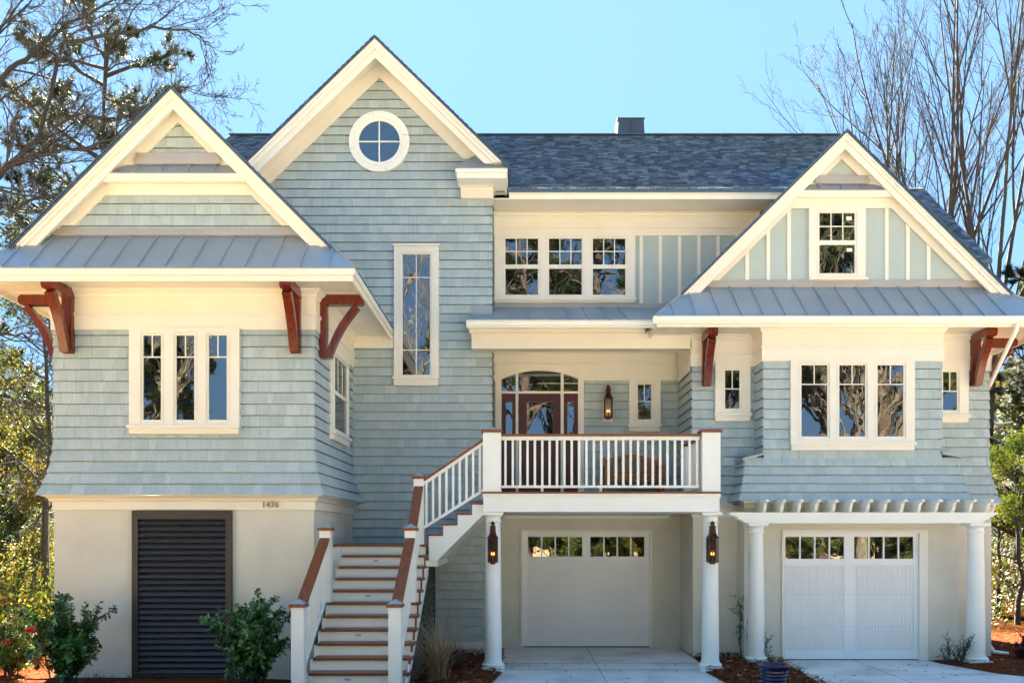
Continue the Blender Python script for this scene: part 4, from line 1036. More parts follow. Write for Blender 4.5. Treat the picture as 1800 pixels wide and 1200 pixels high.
lantern('gas_lantern', X(1069, EY-.1), EY-.015, Z(737, EY-.1), Z(676, EY-.1), 'copper gas lantern on the shingle wall beside the front door', plate=True)

# teak bench on the porch
bn = empty('garden_bench', (X(1111, EY-.35), EY-.35, DZ)); tag(bn, 'small teak bench with arched slatted back on the porch behind the railing', 'bench')
bxl, bxr = X(1060, EY-.3), X(1163, EY-.3); byb = EY-.12; byf = EY-.62
bz = lambda py: Z(py, EY-.15)
def bpart(n, mb): 
    o = mb.build(n, 'teak', bn); o.matrix_parent_inverse = Matrix.Translation(bn.location).inverted(); return o
for xx in (bxl+.03, bxr-.03):
    mb = MB(); mb.box(xx-.03, xx+.03, byb-.03, byb+.03, DZ+.001, bz(804)); bpart('leg', mb)
    mb = MB(); mb.box(xx-.03, xx+.03, byf-.03, byf+.03, DZ+.001, DZ+.60); bpart('leg', mb)
    mb = MB(); mb.box(xx-.04, xx+.04, byf-.05, byb-.031, DZ+.601, DZ+.635); bpart('arm', mb)
mb = MB()
for i in range(6): y = byf+.0+i*(byb-byf-.04)/5; mb.box(bxl+.065, bxr-.065, y-.035, y+.03, DZ+.43, DZ+.452)
bpart('seat', mb)
mb = MB(); mb.box(bxl+.061, bxr-.061, byf-.02, byf+.01, DZ+.34, DZ+.428); mb.box(bxl+.061, bxr-.061, byf+.15, byf+.2, DZ+.1, DZ+.14); bpart('apron', mb)
mb = MB(); n = 16; zt0 = bz(808); zt1 = bz(798.5)
o_, i_ = [], []
for i in range(n+1):
    t = i/n; x = bxl+.061+(bxr-bxl-.122)*t; a = math.sin(math.pi*t); o_.append((x, zt0+(zt1-zt0)*a)); i_.append((x, zt0+(zt1-zt0)*a-.065))
mb.prism(o_+i_[::-1], byb-.025, byb+.02); mb.box(bxl+.061, bxr-.061, byb-.025, byb+.02, DZ+.50, DZ+.56); bpart('back_rail', mb)
mb = MB(); ns = 11
for i in range(ns):
    t = (i+.5)/ns; x = bxl+.061+(bxr-bxl-.122)*t; mb.box(x-.022, x+.022, byb-.018, byb+.012, DZ+.561, zt0+(zt1-zt0)*math.sin(math.pi*t)-.067)
bpart('back_slat', mb)

# blue glazed pot
pot = empty('plant_pot', (X(1360, 12.1), 12.1, 0)); tag(pot, 'blue glazed ribbed flower pot standing empty on the mulch before the right garage', 'pot')
pr_, pz_ = .213, Z(1166, 12.1)
prof = [(.13, .004), (.14, .02)]
for i in range(7):
    z0 = .03+i*(pz_-.11)/7; h = (pz_-.11)/7; rr = .14+(pr_-.035-.14)*((i+.5)/7)**.8
    prof += [(rr-.006, z0), (rr+.006, z0+h*.3), (rr+.009, z0+h*.55), (rr+.004, z0+h*.85)]
prof += [(pr_-.03, pz_-.07), (pr_-.006, pz_-.045), (pr_+.002, pz_-.02), (pr_, pz_-.004), (pr_-.014, pz_), (pr_-.026, pz_-.012), (pr_-.04, pz_-.06), (pr_-.06, pz_-.2)]
mb = MB(); mb.lathe(prof, 0, 0, 40, cap=True); o = mb.build('glazed_body', 'glaze', None, smooth=True); o.parent = pot

# ================================================================== GROUND
mb = MB(); mb.face([(-400, -300, -.02), (400, -300, -.02), (400, 500, -.02), (-400, 500, -.02)]); g = mb.build('ground', 'ground'); tag(g, kind='structure')
mb = MB()                                                        # drives: two tongues joined in front
yj = 9.0
mb.prism([(-.55, yj), (-.46, 13.0), (-.30, 14.1), (-.32, G1Y), (3.10, G1Y), (3.10, 15.6), (2.98, 14.2), (3.05, 13.2), (3.2, 11.2), (3.9, 10.2), (4.6, 11.2), (4.45, 13.2), (4.55, 15.1), (4.6, BY+.08), (7.15, BY+.08), (7.2, 15.2), (7.6, 14.1), (8.9, 12.8), (11, 11), (12.5, yj)], -.1, 0.0, 'z')
mb.prism([(-.55, yj-.0), (12.5, yj), (11.5, 2.0), (6.5, -1.5), (6.0, -6), (.5, -6), (0, -1.5), (-1.6, 4)], -.1, 0.0, 'z')
dv = mb.build('driveway', 'concrete'); tag(dv, kind='structure')
mb = MB()                                                        # tooled joints
def joint(a, b, w=.008): mb.bar((a[0], a[1], .0012), (b[0], b[1], .0012), w, .0016)
joint((1.29, G1Y-.1), (1.29, 9.1)); joint((-.3, 15.25), (3.08, 15.25)); joint((-.3, 14.55), (2.98, 14.55)); joint((5.85, BY), (5.85, 9.1)); joint((4.5, 14.0), (7.6, 14.0))
j = mb.build('driveway_joint', 'mulch'); tag(j, kind='structure')
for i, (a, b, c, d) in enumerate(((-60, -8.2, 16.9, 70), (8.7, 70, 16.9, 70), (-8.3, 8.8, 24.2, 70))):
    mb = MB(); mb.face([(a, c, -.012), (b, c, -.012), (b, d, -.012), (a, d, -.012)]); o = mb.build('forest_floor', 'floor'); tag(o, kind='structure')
mb = MB(); mb.prism([(-60, -14), (60, -14), (60, -7), (-60, -7)], -.1, -.005, 'z'); rd = mb.build('road', 'asphalt'); tag(rd, kind='structure')
# mulch beds
def bed(poly, h, rng, name='mulch_bed'):
    """mounded sheet over a polygon"""
    mb = MB(); n = len(poly); cx0 = sum(p[0] for p in poly)/n; cy0 = sum(p[1] for p in poly)/n
    rings = 7; dense = []
    for i in range(n):
        a, b = poly[i], poly[(i+1) % n]; m_ = max(1, int(math.hypot(b[0]-a[0], b[1]-a[1])/.18))
        for q in range(m_): dense.append((a[0]+(b[0]-a[0])*q/m_, a[1]+(b[1]-a[1])*q/m_))
    rows = []
    for k in range(rings):
        f = 1-k/rings
        rows.append(mb.add([(cx0+(p[0]-cx0)*f+rng.uniform(-.02, .02), cy0+(p[1]-cy0)*f+rng.uniform(-.02, .02), (.008 if k == 0 else h*min(1, k/2.2)+rng.uniform(-.014, .014))) for p in dense]))
    m_ = len(dense)
    for k in range(rings-1):
        for q in range(m_): mb.f.append((rows[k]+q, rows[k]+(q+1) % m_, rows[k+1]+(q+1) % m_, rows[k+1]+q)); mb.m.append(0); mb.r.append(.5)
    mb.f.append(tuple(range(rows[-1], rows[-1]+m_))); mb.m.append(0); mb.r.append(.5)
    o = mb.build(name, 'mulch', smooth=True); tag(o, kind='structure'); return o
def inside(x, y, poly):
    c = False; n = len(poly)
    for i in range(n):
        a, b = poly[i], poly[i-1]
        if (a[1] > y) != (b[1] > y) and x < (b[0]-a[0])*(y-a[1])/(b[1]-a[1])+a[0]: c = not c
    return c
rb = random.Random(5)
beds = [[(-3.0, 9.4), (-.56, 9.4), (-.46, 13.0), (-.32, 14.1), (-.36, TY-.03), (-1.55, TY-.03), (-1.58, 11.0), (-3.0, 11.0)],
        [(3.05, 13.2), (3.2, 11.2), (3.9, 10.2), (4.6, 11.2), (4.45, 13.2), (4.55, 15.1), (4.55, 15.58), (3.94, 15.58), (3.94, 16.08), (3.12, 16.08), (3.12, 15.4), (2.98, 14.2)],
        [(7.2, 15.58), (7.2, 15.2), (7.6, 14.1), (8.9, 12.8), (11, 11), (15, 11), (15, 20), (8.7, 20), (8.6, 16.05), (7.72, 16.05), (7.72, 15.58)],
        [(-14, 9), (-3.0, 9), (-3.0, 13.4), (-7.2, 13.45), (-7.2, 17), (-14, 17)]]
for b in beds: bed(b, .055, rb)
mb = MB(); rs = random.Random(8)
for b, cnt in zip(beds, (4200, 4200, 6500, 2500)):
    xs = [p[0] for p in b]; ys = [p[1] for p in b]; k = 0
    while k < cnt:
        x, y = rs.uniform(min(xs), max(xs)), rs.uniform(min(ys), max(ys))
        if not inside(x, y, b): continue
        k += 1; a = rs.uniform(0, 2*math.pi); L_ = rs.uniform(.05, .15); w = rs.uniform(.0015, .004) if rs.random() < .85 else rs.uniform(.012, .03)
        if w > .01: L_ *= .45
        z = .062+rs.uniform(-.01, .03); dx2, dy2 = math.cos(a), math.sin(a); tz_ = rs.uniform(-.025, .03)
        mb.face([(x-dy2*w, y+dx2*w, z), (x+dy2*w, y-dx2*w, z), (x+dx2*L_+dy2*w, y+dy2*L_-dx2*w, z+tz_), (x+dx2*L_-dy2*w, y+dy2*L_+dx2*w, z+tz_+rs.uniform(0, .01))], rs.random()**1.3)
o = mb.build('pine_straw', 'litter'); tag(o, 'loose reddish pine straw and dead leaves over the planting beds', 'mulch', kind='stuff')
mb = MB()
for i in range(150):
    x, y = rs.uniform(-.3, 7.4), rs.uniform(10.5, 15.5)
    if inside(x, y, beds[1]) or (x < 3 and y > 15.8): continue
    L_ = rs.uniform(.015, .05); w = L_*rs.uniform(.2, .5); a = rs.uniform(0, 6.28); c_, s_ = math.cos(a), math.sin(a)
    P = lambda u, v, z: (x+u*c_-v*s_, y+u*s_+v*c_, z)
    mb.face([P(-L_, 0, .003), P(0, -w, .012), P(L_, 0, .006), P(0, w, .010)], rs.random())
o = mb.build('fallen_leaves', 'deadleaf'); tag(o, 'scattered small dead leaves lying on the concrete drive', 'leaves', kind='stuff')

# ================================================================== PLANTS AND TREES
def tubes(mb, path, radii, k): mb.tube(path, radii, k)
def limb(mb, p, d, L_, r, lvl, P, rng, tips):
    """a tapering, wandering limb with side limbs"""
    n = max(2, int(P['seg'][min(lvl, len(P['seg'])-1)])); path = [p.copy()]; rad = [r]; dirs = []
    q = p.copy(); dd = d.normalized(); rend = r*P['taper'][min(lvl, len(P['taper'])-1)]
    for i in range(n):
        w = P['wig'][min(lvl, len(P['wig'])-1)]
        dd = (dd+Vector((rng.gauss(0, w), rng.gauss(0, w), rng.gauss(0, w)+P['trop'][min(lvl, len(P['trop'])-1)]))).normalized()
        q = q+dd*(L_/n); path.append(q.copy()); rad.append(r+(rend-r)*(i+1)/n); dirs.append(dd.copy())
    tubes(mb, path, rad, P['k'][min(lvl, len(P['k'])-1)])
    if lvl >= P['levels']: tips.append((q, dd)); return
    m_ = P['n'][lvl]; st_ = P['start'][lvl]
    for i in range(m_):
        t = st_+(1-st_)*(i+rng.random()*.9)/m_; j_ = min(n-1, int(t*n)); f = t*n-j_
        pos = path[j_].lerp(path[min(n, j_+1)], min(1, f)); base = dirs[j_]
        ang = P['ang'][lvl]*rng.uniform(.7, 1.25); az = rng.uniform(0, 2*math.pi) if lvl or not P.get('spiral') else i*2.4+rng.uniform(-.4, .4)
        u = base.orthogonal().normalized(); v = base.cross(u); ax = u*math.cos(az)+v*math.sin(az)
        nd = (base*math.cos(ang)+ax*math.sin(ang)).normalized()
        cl = L_*P['ratio'][lvl]*rng.uniform(.65, 1.2)*(1-P['shrink'][lvl]*t); cr = min(rad[j_]*.75, r*P['rr'][lvl]*rng.uniform(.75, 1.1))
        limb(mb, pos, nd, cl, max(cr, P['rmin']), lvl+1, P, rng, tips)
    tips.append((q, dd))
def leafs(mb, c, n, rad, size, rng, lo=0.0, hi=1.0, flat=1.0):
    for i in range(n):
        a = Vector((rng.gauss(0, 1), rng.gauss(0, 1), rng.gauss(0, 1)*flat)); a = a.normalized()*rad*rng.random()**.5
        p = c+a; d1 = Vector((rng.gauss(0, 1), rng.gauss(0, 1), rng.gauss(0, 1))).normalized(); d2 = d1.orthogonal().normalized()
        s = size*rng.uniform(.6, 1.3); w = s*.42
        mb.face([p-d1*s, p+d2*w, p+d1*s, p-d2*w], lo+(hi-lo)*rng.random())
def needles(mb, p, d, n, L_, rng, w=.006):
    tone = rng.random()
    for i in range(n):
        v = (d*rng.uniform(.0, 1.0)+Vector((rng.gauss(0, .75), rng.gauss(0, .75), rng.gauss(.12, .6)))).normalized(); l = L_*rng.uniform(.6, 1.1)
        s = v.orthogonal().normalized()*w
        b = p-d*rng.uniform(0, L_*.5)
        mb.face([b-s, b+s, b+v*l], min(1, max(0, tone*.75+rng.uniform(-.1, .3))))
def up(a, b=0, c=1): return Vector((a, b, c))

# bare upright trees (crepe-myrtle habit) behind the right wing
BARE = dict(levels=4, seg=[9, 8, 6, 4, 3], taper=[.22, .25, .3, .35, .4], wig=[.035, .05, .07, .10, .13], trop=[.03, .045, .05, .05, .04], k=[7, 5, 3, 3, 3], n=[6, 5, 5, 4], start=[.10, .15, .12, .12],
            ang=[.42, .42, .48, .55], ratio=[.62, .5, .45, .45], shrink=[.45, .45, .4, .3], rr=[.52, .48, .48, .5], rmin=.005)
def bare_tree(name, seed, x, y, h, label, group, P=BARE, r=.2, mt='bark', lean=(0, 0), fork=.42, stems=6, spread=.42):
    """short-forked tree: a trunk that breaks into several long upright stems"""
    rng = random.Random(seed); root = empty(name, (x, y, 0)); tag(root, label, 'tree', group)
    mb = MB(); tr = MB(); tips = []; L0 = h*fork
    tr.tube([(0, 0, -.1), (lean[0]*.3, 0, L0*.5), (lean[0], lean[1], L0)], [r*1.25, r, r*.8], 10)
    o = tr.build('trunk', mt, None, smooth=True); o.parent = root
    for i in range(stems):
        az = i*2*math.pi/stems+rng.uniform(-.4, .4); sp = spread*rng.uniform(.45, 1.1); zz = L0*rng.uniform(.86, 1.0)
        d = Vector((math.cos(az)*sp+lean[0]*.25, math.sin(az)*sp, 1)).normalized()
        limb(mb, Vector((lean[0]*zz/L0, lean[1]*zz/L0, zz-.05)), d, (h-L0)*rng.uniform(.8, 1.02), r*rng.uniform(.34, .48), 0, P, rng, tips)
    o = mb.build('crown', mt, None, smooth=True); o.parent = root
    return root, tips
GB = 'bare winter trees behind the house'
bare_tree('bare_tree', 21, X(1655, 26), 26, 19.5, 'tall bare tree with many upright stems behind the right gable', GB, r=.17, fork=.48, stems=6, spread=.44)
bare_tree('bare_tree', 22, X(1588, 28), 28, 19.0, 'smaller bare tree rising between the main roof and the right gable', GB, r=.13, lean=(-.3, 0), fork=.52, stems=6, spread=.25)
bare_tree('bare_tree', 25, X(1725, 25), 25, 19.0, 'bare spreading tree at the right edge above the shingle roof', GB, r=.17, lean=(.3, 0), fork=.40, stems=6, spread=.48)
bare_tree('bare_tree', 29, X(1440, 40), 40, 19.6, 'faint slim bare tree just showing above the main ridge', GB, r=.10, fork=.6, stems=3, spread=.16)

# big bare oak at the left: its trunk is outside the frame, its limbs sweep in
OAK = dict(levels=4, seg=[8, 7, 6, 4, 3], taper=[.35, .3, .3, .35, .5], wig=[.06, .12, .15, .18, .2], trop=[.01, .03, .03, .03, .02], k=[8, 6, 4, 3, 3], n=[9, 6, 5, 4], start=[.2, .15, .12, .1],
           ang=[.75, .7, .7, .75], ratio=[.5, .55, .5, .5], shrink=[.35, .35, .3, .3], rr=[.42, .45, .5, .55], rmin=.0055)
rng = random.Random(41); oy = 19.0
oak = empty('oak_tree', (X(-95, oy), oy, 0)); tag(oak, 'large bare oak whose dark limbs sweep in from the left edge', 'tree')
tr = MB(); ox, = (X(-95, oy),)
tr.tube([(0, 0, -.1), (.05, 0, 3), (.0, 0, 6), (.12, 0, 9), (.3, 0, 13.5), (.35, 0, 16)], [.48, .38, .33, .28, .2, .1], 12); o = tr.build('trunk', 'bark', None, smooth=True); o.parent = oak
mb = MB(); tips = []
def ol(pts, r, n_child, seed):
    rr = random.Random(seed); path = [Vector((X(a, oy+dy)-ox, dy, Z(b, oy+dy))) for a, b, dy in pts]
    # densify
    dense = []
    for i in range(len(path)-1):
        for q in range(4): dense.append(path[i].lerp(path[i+1], q/4)+Vector((rr.gauss(0, .03), rr.gauss(0, .03), rr.gauss(0, .03))))
    dense.append(path[-1]); m_ = len(dense); rad = [r*.48*(1-.8*i/(m_-1)) for i in range(m_)]
    mb.tube(dense, rad, 8)
    for i in range(n_child):
        t = .12+.88*(i+rr.random()*.8)/n_child; j_ = min(m_-2, int(t*(m_-1))); base = (dense[j_+1]-dense[j_]).normalized()
        ang = rr.uniform(.5, 1.0); az = rr.uniform(0, 6.28); u = base.orthogonal().normalized(); v = base.cross(u)
        nd = (base*math.cos(ang)+(u*math.cos(az)+v*math.sin(az))*math.sin(ang)+Vector((0, 0, .18))).normalized()
        limb(mb, dense[j_], nd, rr.uniform(1.3, 2.6)*(1-.35*t), max(.010, rad[j_]*.5), 1, OAK, rr, tips)
ol([(-80, 300, 0), (0, 140, .2), (60, 90, .3), (120, 40, .4), (200, 0, .5), (290, -25, .5)], .13, 15, 1)
ol([(-85, 380, 0), (0, 310, -.1), (70, 240, -.1), (110, 75, .0), (250, 48, .1), (330, 55, .3), (368, 75, .4)], .14, 18, 2)
ol([(-85, 420, 0), (0, 300, -.3), (60, 270, -.3), (130, 265, -.2), (200, 245, 0), (290, 170, .3), (345, 150, .5)], .12, 18, 3)
ol([(-85, 440, 0), (0, 375, -.4), (40, 355, -.4), (105, 345, -.3), (170, 400, -.1)], .11, 10, 4)
ol([(-85, 640, 0), (0, 585, -.2), (40, 590, -.2), (85, 630, -.1), (100, 700, 0)], .08, 14, 5)
ol([(-85, 700, 0), (0, 690, .2), (50, 720, .3), (85, 790, .3), (95, 860, .4)], .06, 14, 6)
ol([(-85, 200, 0), (-20, 60, .2), (20, -60, .4), (60, -160, .5)], .15, 10, 7)
ol([(-90, 560, 0), (-10, 520, .4), (50, 500, .5), (110, 470, .6)], .06, 10, 8)
o = mb.build('crown', 'bark', None, smooth=True); o.parent = oak

# pines
PINE = dict(levels=3, seg=[6, 5, 4, 3], taper=[.4, .4, .4, .5], wig=[.07, .12, .16, .2], trop=[.05, .05, .06, .06], k=[6, 4, 3, 3], n=[7, 6, 4], start=[.3, .25, .2], ang=[.7, .7, .75], ratio=[.5, .5, .5], shrink=[.4, .3, .3], rr=[.45, .5, .6], rmin=.006)
def pine_meshes(seed, h, crown0, spread, nl, tuft_n, tuft_L, w=.006, r=.2):
    rng = random.Random(seed); tr = MB(); pts = []; rad = []
    for i in range(9):
        t = i/8; pts.append((rng.gauss(0, .05)+.2*math.sin(t*2+seed), rng.gauss(0, .05), -.1+h*t)); rad.append(r*(1-.85*t))
    tr.tube(pts, rad, 10)
    br = MB(); nd = MB()
    for i in range(nl):
        t = crown0+(1-crown0)*(i+rng.random())/nl; z = h*t; az = i*2.4+rng.uniform(-.5, .5)
        L_ = spread*(1-.55*(t-crown0)/(1-crown0))*rng.uniform(.7, 1.15)
        j_ = min(7, int(t*8)); p = Vector(pts[j_]).lerp(Vector(pts[j_+1]), t*8-j_)
        tips = []
        limb(br, p, Vector((math.cos(az), math.sin(az), rng.uniform(.05, .6))), L_, .035*(r/.2)+.012*L_, 0, PINE, rng, tips)
        for q, d in tips: needles(nd, q, d, tuft_n, tuft_L, rng, w)
    return tr.mesh('trunk', 'pinebark', True), br.mesh('limbs', 'pinebark', True), nd.mesh('foliage', 'needle')
def plant_tree(name, meshes, x, y, label, cat='tree', group=None, rz=0, sc=1.0, names=('trunk', 'limbs', 'foliage'), z=0):
    root = empty(name, (x, y, z), rz); root.scale = (sc, sc, sc); tag(root, label, cat, group)
    for n_, me_ in zip(names, meshes):
        o = bpy.data.objects.new(n_, me_); COL.objects.link(o); o.parent = root
    return root
PN1 = pine_meshes(61, 15.6, .50, 3.7, 30, 22, .17, .007, .17)
plant_tree('pine_tree', PN1, X(185, 24), 24, 'pine with dark needle tufts rising behind the left gable', group='pines round the house', rz=.6)
PN2 = pine_meshes(62, 15, .18, 3.4, 26, 26, .26, .010, .24)
for i, (px, y, rz, sc, lb) in enumerate(((1815, 24, .3, .62, 'yellow green pine beside the right end of the roof'), (1785, 33, 2.1, .75, 'dark trunked pine farther back beyond the downspout'),
        (1880, 29, 4.0, .74, 'tall pine just outside the bare trees at the right'), (-40, 30, 1.0, .62, 'yellow green pine low behind the oak limbs'), (60, 42, 3.2, .62, 'distant pine seen between the oak and the wall'), (-130, 35, 5.0, .8, 'pine at the left edge behind the oak'))):
    plant_tree('pine_tree', PN2, X(px, y), y, lb, group='pines round the house', rz=rz, sc=sc)

# slender woodland trees with yellowing leaves
WOOD = dict(levels=3, seg=[6, 5, 4, 3], taper=[.4, .4, .4, .5], wig=[.08, .12, .16, .2], trop=[.04, .04, .04, .03], k=[6, 4, 3, 3], n=[7, 6, 4], start=[.25, .2, .2], ang=[.6, .7, .75], ratio=[.55, .5, .5], shrink=[.4, .3, .3], rr=[.5, .5, .6], rmin=.006)
def wood_meshes(seed, h, c0, spread, nl, leaf_n, leaf_s, mt='bark', lm='wood_leaf', lo=0., hi=1., r=.12):
    rng = random.Random(seed); tr = MB(); pts = []; rad = []
    for i in range(9):
        t = i/8; pts.append((rng.gauss(0, .09)*t*2, rng.gauss(0, .09), -.1+h*t)); rad.append(r*(1-.85*t))
    tr.tube(pts, rad, 8)
    br = MB(); lf = MB()
    for i in range(nl):
        t = c0+(1-c0)*(i+rng.random())/nl; az = i*2.4+rng.uniform(-.5, .5); j_ = min(7, int(t*8)); p = Vector(pts[j_]).lerp(Vector(pts[j_+1]), t*8-j_)
        tips = []
        limb(br, p, Vector((math.cos(az), math.sin(az), rng.uniform(.1, .9))), spread*(1-.5*t)*rng.uniform(.7, 1.2), .02+.1*r, 0, WOOD, rng, tips)
        a_ = rng.random()*.5
        for q, d in tips:
            if leaf_n: leafs(lf, q, leaf_n, .28, leaf_s, rng, lo+(hi-lo)*a_, lo+(hi-lo)*(a_+.5))
    out_ = [tr.mesh('trunk', mt, True), br.mesh('limbs', mt, True)]
    if leaf_n: out_.append(lf.mesh('foliage', lm))
    return out_
WD1 = wood_meshes(71, 7.5, .2, 2.6, 16, 5, .055)
WD2 = wood_meshes(72, 6.0, .12, 2.4, 16, 6, .06)
WD3 = wood_meshes(73, 9.5, .3, 2.8, 16, 3, .05)
wl_ = [(84, 21, WD3, .9, 0, 'dark trunk and thin leafy limbs just left of the stucco wall'), (30, 25, WD1, .85, 1.2, 'young tree with yellow green leaves left of the wall'), (-20, 23, WD2, .8, 2.2, 'low spreading young tree at the left edge'),
       (60, 31, WD2, 1.0, 3.0, 'leafy young tree in the second row on the left'), (5, 37, WD1, 1.1, 4.1, 'taller leafy tree in the back row on the left'),
       (1755, 25, WD2, .62, .4, 'leaning young tree right of the garage column'), (1792, 22, WD1, .6, 1.9, 'yellow leaved sapling at the right edge by the mulch'), (1775, 30, WD1, .9, 3.3, 'leafy tree seen past the downspout'),
       (1830, 27, WD2, .95, 5.0, 'leafy tree behind the pines on the right'), (1765, 40, WD3, 1.0, 2.5, 'thin trunked tree far back on the right')]
for i, (px, y, ms, sc, rz, lb) in enumerate(wl_):
    plant_tree('woodland_tree', ms, X(px, y), y, lb, group='young trees of the woods', rz=rz, sc=sc)
# undergrowth masses at both sides and a far wood
def mass(name, boxes, n, size, seed, mt, label):
    rng = random.Random(seed); mb = MB()
    for (x0, x1, y0, y1, z1) in boxes:
        for c in range(n):
            x, y = rng.uniform(x0, x1), rng.uniform(y0, y1); h = z1*rng.uniform(.35, 1.0); tone = rng.random()*.6
            for q in range(int(4+h*5)):
                leafs(mb, Vector((x+rng.gauss(0, .25), y+rng.gauss(0, .25), h*rng.random())), 9, .32, size, rng, tone, min(1, tone+.45))
    o = mb.build(name, mt); tag(o, label, 'undergrowth', kind='stuff'); return o
mass('undergrowth', [(-13, -7.6, 18.5, 27, 1.7), (-20, -9, 27, 36, 2.6)], 105, .055, 81, 'wood_leaf', 'tangled yellow green undergrowth at the edge of the woods')
mass('undergrowth', [(9.9, 16, 21.5, 27, 1.5), (11, 24, 27, 36, 2.4)], 105, .055, 82, 'wood_leaf', 'sunlit yellowing brush beyond the mulch bed on the right')
def far_wood(seed, x0, x1, y0, y1, n, zmax, label):
    rng = random.Random(seed); mb = MB()
    for c in range(n):
        x, y = rng.uniform(x0, x1), rng.uniform(y0, y1); h = zmax*rng.uniform(.5, 1)
        for q in range(7): leafs(mb, Vector((x+rng.gauss(0, 1.0), y+rng.gauss(0, 1.0), h*(q+.5)/7)), 14, 1.1, .22, rng, 0, .7)
    o = mb.build('distant_wood', 'wood_leaf'); tag(o, label, 'wood', kind='stuff')
far_wood(83, -75, -14, 62, 95, 130, 5.5, 'low line of distant woods past the left of the house')
far_wood(84, 18, 75, 62, 95, 130, 5.5, 'low line of distant woods past the right of the house')

# shrubs
def shrub(name, x, y, h, rad, seed, label, mt='leaf', n_stem=16, leaf=.056, cat='shrub', leaf_n=9, group=None):
    rng = random.Random(seed); root = empty(name, (x, y, 0)); tag(root, label, cat, group)
    P = dict(levels=2, seg=[6, 4, 3], taper=[.35, .4, .5], wig=[.08, .14, .18], trop=[.06, .06, .05], k=[5, 4, 3], n=[8, 4], start=[.2, .2], ang=[.6, .7], ratio=[.42, .45], shrink=[.3, .3], rr=[.5, .6], rmin=.003)
    st_ = MB(); lf = MB()
    for i in range(n_stem):
        az = rng.uniform(0, 6.28); sp = rng.random()**.7*rad/h*1.05; tips = []
        hh = h*rng.uniform(.55, 1.0)*(1-.3*sp)
        limb(st_, Vector((rng.gauss(0, .06), rng.gauss(0, .06), -.02)), Vector((math.cos(az)*sp, math.sin(az)*sp, 1)), hh, .012, 0, P, rng, tips)
        for q, d in tips:
            tone = rng.random()*.5
            for k in range(leaf_n):                                # whorl of pointed leaves round the shoot tip
                a = k*2.4+rng.random(); b = q-d*leaf*rng.uniform(0, 2.4)
                u = d.orthogonal().normalized(); v = d.cross(u); ld_ = (u*math.cos(a)+v*math.sin(a)+d*rng.uniform(-.1, .9)).normalized()
                sdv = ld_.cross(d).normalized() if ld_.cross(d).length > 1e-4 else u
                l = leaf*rng.uniform(.9, 1.6); ww = l*.30; dn = Vector((0, 0, -.12*l))
                lf.face([b, b+ld_*l*.5+sdv*ww, b+ld_*l+dn, b+ld_*l*.5-sdv*ww], min(1, tone+rng.random()*.5))
    o = st_.build('stems', 'bark', None); o.parent = root
    o = lf.build('foliage', mt, None); o.parent = root
    return root
cam_l = shrub('camellia_bush', X(112, 12.6), 12.6, 1.30, .70, 91, 'dark green camellia bush before the left corner of the stucco wall', group='evergreen bushes by the wall', n_stem=23)
shrub('camellia_bush', X(447, 12.75), 12.75, 1.22, .60, 92, 'dark green evergreen bush between the louvered door and the stairs', group='evergreen bushes by the wall', n_stem=23)
shrub('lime_bush', X(20, 13.6), 13.6, .95, .55, 93, 'lime green bush at the lower left corner', 'lime', 20, .035)
shrub('lime_bush', X(62, 15.5), 15.5, 1.0, .5, 94, 'yellowish bush half hidden behind the dark camellia', 'lime', 16, .04)
for k, (px, py, y) in enumerate(((54.5, 1109, 12.3), (10.5, 1129, 13.2))):                        # two red camellia flowers
    mb = MB(); rng = random.Random(100+k); c = Vector((0, 0, 0))
    for i in range(12):
        a = i*2.4; d = Vector((math.cos(a), math.sin(a)-.3, rng.uniform(-.2, .9))).normalized(); s = d.orthogonal().normalized(); l = .075
        mb.face([c, c+d*l*.6+s*.036, c+d*l*1.1, c+d*l*.6-s*.036])
    mb.tube([(0, 0, -.12), (0, 0, 0)], .004, 4)
    o = mb.build('red_flower', 'red'); o.location = (X(px, y), y, Z(py, y)); tag(o, ('red camellia flower at the left side of the dark bush', 'red flower above the lime bush at the left edge')[k], 'flower', 'red flowers at the left')
def grass(name, x, y, h, n, seed, mt, label, spread=.5, w=.004):
    rng = random.Random(seed); mb = MB()
    for i in range(n):
        az = rng.uniform(0, 6.28); L_ = h*rng.uniform(.5, 1.15); le = rng.uniform(.15, spread*1.6); bx, by = rng.gauss(0, .07), rng.gauss(0, .07); tone = rng.random()
        dx2, dy2 = math.cos(az), math.sin(az); prev = None; ww = w*rng.uniform(.6, 1.3)
        for k in range(6):
            t = k/5; s = le*t*t*L_; z = L_*(t-.38*le*t*t*t); c = (bx+dx2*s, by+dy2*s, z); q = ww*(1-t*.85)
            cur = ((c[0]-dy2*q, c[1]+dx2*q, c[2]), (c[0]+dy2*q, c[1]-dx2*q, c[2]))
            if prev: mb.face([prev[0], prev[1], cur[1], cur[0]], tone)
            prev = cur
    o = mb.build(name, mt); o.location = (x, y, .02); tag(o, label, 'grass'); return o
grass('ornamental_grass', X(770, 13.2), 13.2, 1.12, 330, 95, 'straw', 'clump of dry tan ornamental grass beside the stairs', .75, .0055)
grass('ornamental_grass', X(800, 14.4), 14.4, .62, 200, 96, 'wine', 'small dark reddish grass clump behind the dry grass', .6)
grass('ornamental_grass', X(165, 12.3), 12.3, .34, 150, 97, 'wine', 'low wine red grass under the left camellia bush', .8)
grass('ornamental_grass', X(400, 12.3), 12.3, .26, 130, 98, 'wine', 'low wine red grass in front of the louvered door', .8)
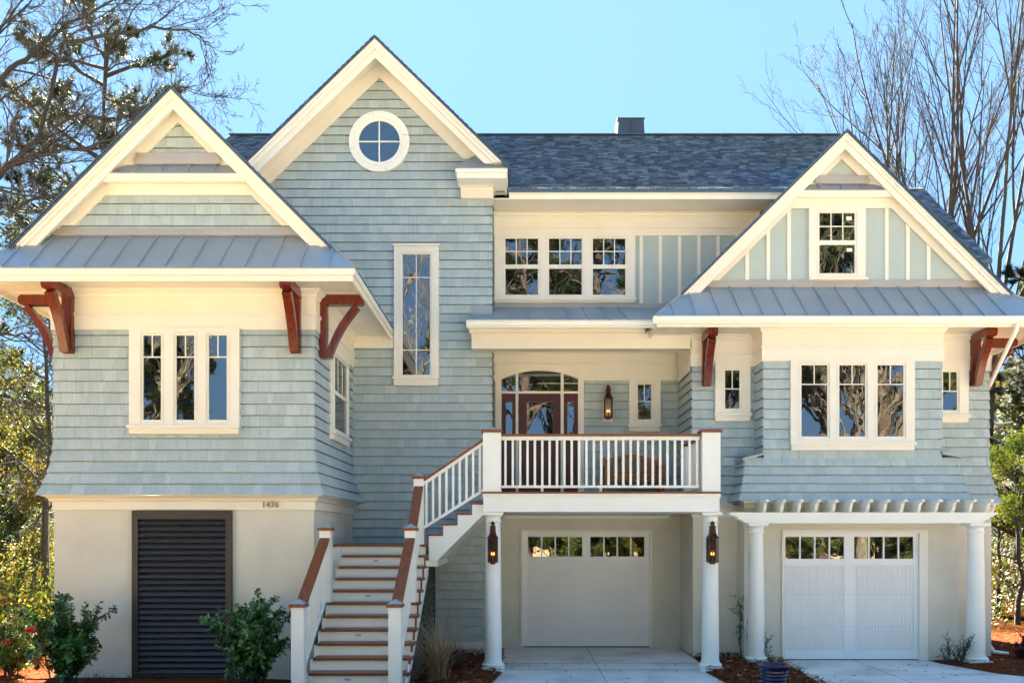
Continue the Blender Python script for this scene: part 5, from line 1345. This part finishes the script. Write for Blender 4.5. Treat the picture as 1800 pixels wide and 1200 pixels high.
shrub('bare_shrub', X(1682, 15.1), 15.1, .62, .42, 110, 'nearly bare twiggy shrub left of the far right column', 'leaf', 9, .018, leaf_n=1)
shrub('climbing_shrub', X(1311, 15.75), 15.75, 1.05, .10, 111, 'thin dark climber behind the left column of the right garage', 'leaf', 7, .022, leaf_n=4)
shrub('rose_twig', X(1346, 15.35), 15.35, .62, .12, 112, 'single sparse twig right of the garage column', 'leaf', 1, .03, leaf_n=1)
shrub('wine_shrub', X(1800, 15.6), 15.6, .5, .4, 113, 'small wine red shrub at the right edge of the bed', 'wine', 10, .03)

# trees across the street, sunlit, seen only in the window glass
LBL = 'sunlit tree across the street seen only as a reflection in the window glass'; GRP = 'trees across the street mirrored in the glass'
rng = random.Random(7)
PALE = dict(BARE); PALE['levels'] = 3; PALE['rmin'] = .016
src, _ = bare_tree('street_tree', 121, 6.5, -18, 15, LBL, GRP, P=PALE, r=.26, mt='pale', fork=.3, stems=6, spread=.5)
for x, y, sc in ((-6.6, -17, 1.2), (-1.0, -22, 1.3), (18, -15.5, 1.15), (-18.5, -16, 1.15), (22, -22, 1.3), (3.0, -24, 1.4), (12, -21, 1.2), (-23, -19, 1.2)): dup(src, (x, y, 0), rng.uniform(0, 6), sc)
PN3 = pine_meshes(122, 15, .35, 3.6, 20, 22, .30, .013, .26)
for x, y, rz, sc in ((-20, -18, 0, 1.25), (.3, -17, 1, 1.5), (4.6, -18, 2, 1.55), (16.6, -18, 3, 1.5), (-22.5, -22, 4, 1.4), (20.5, -19, 5, 1.55), (10, -19, 2.5, 1.15), (27, -26, 1.5, 1.3)):
    plant_tree('street_pine', PN3, x, y, LBL, 'tree', GRP, rz, sc)
WD4 = wood_meshes(123, 5.5, .1, 3.0, 20, 10, .10, hi=.9)
for i in range(30):
    plant_tree('street_bush', WD4, -26+i*1.85+rng.uniform(-1, 1), -17.5+rng.uniform(-3, 2), 'sunlit bush across the street seen only as a reflection in the glass', 'bush', 'bushes across the street mirrored in the glass', rng.uniform(0, 6), rng.uniform(.6, 1.0))
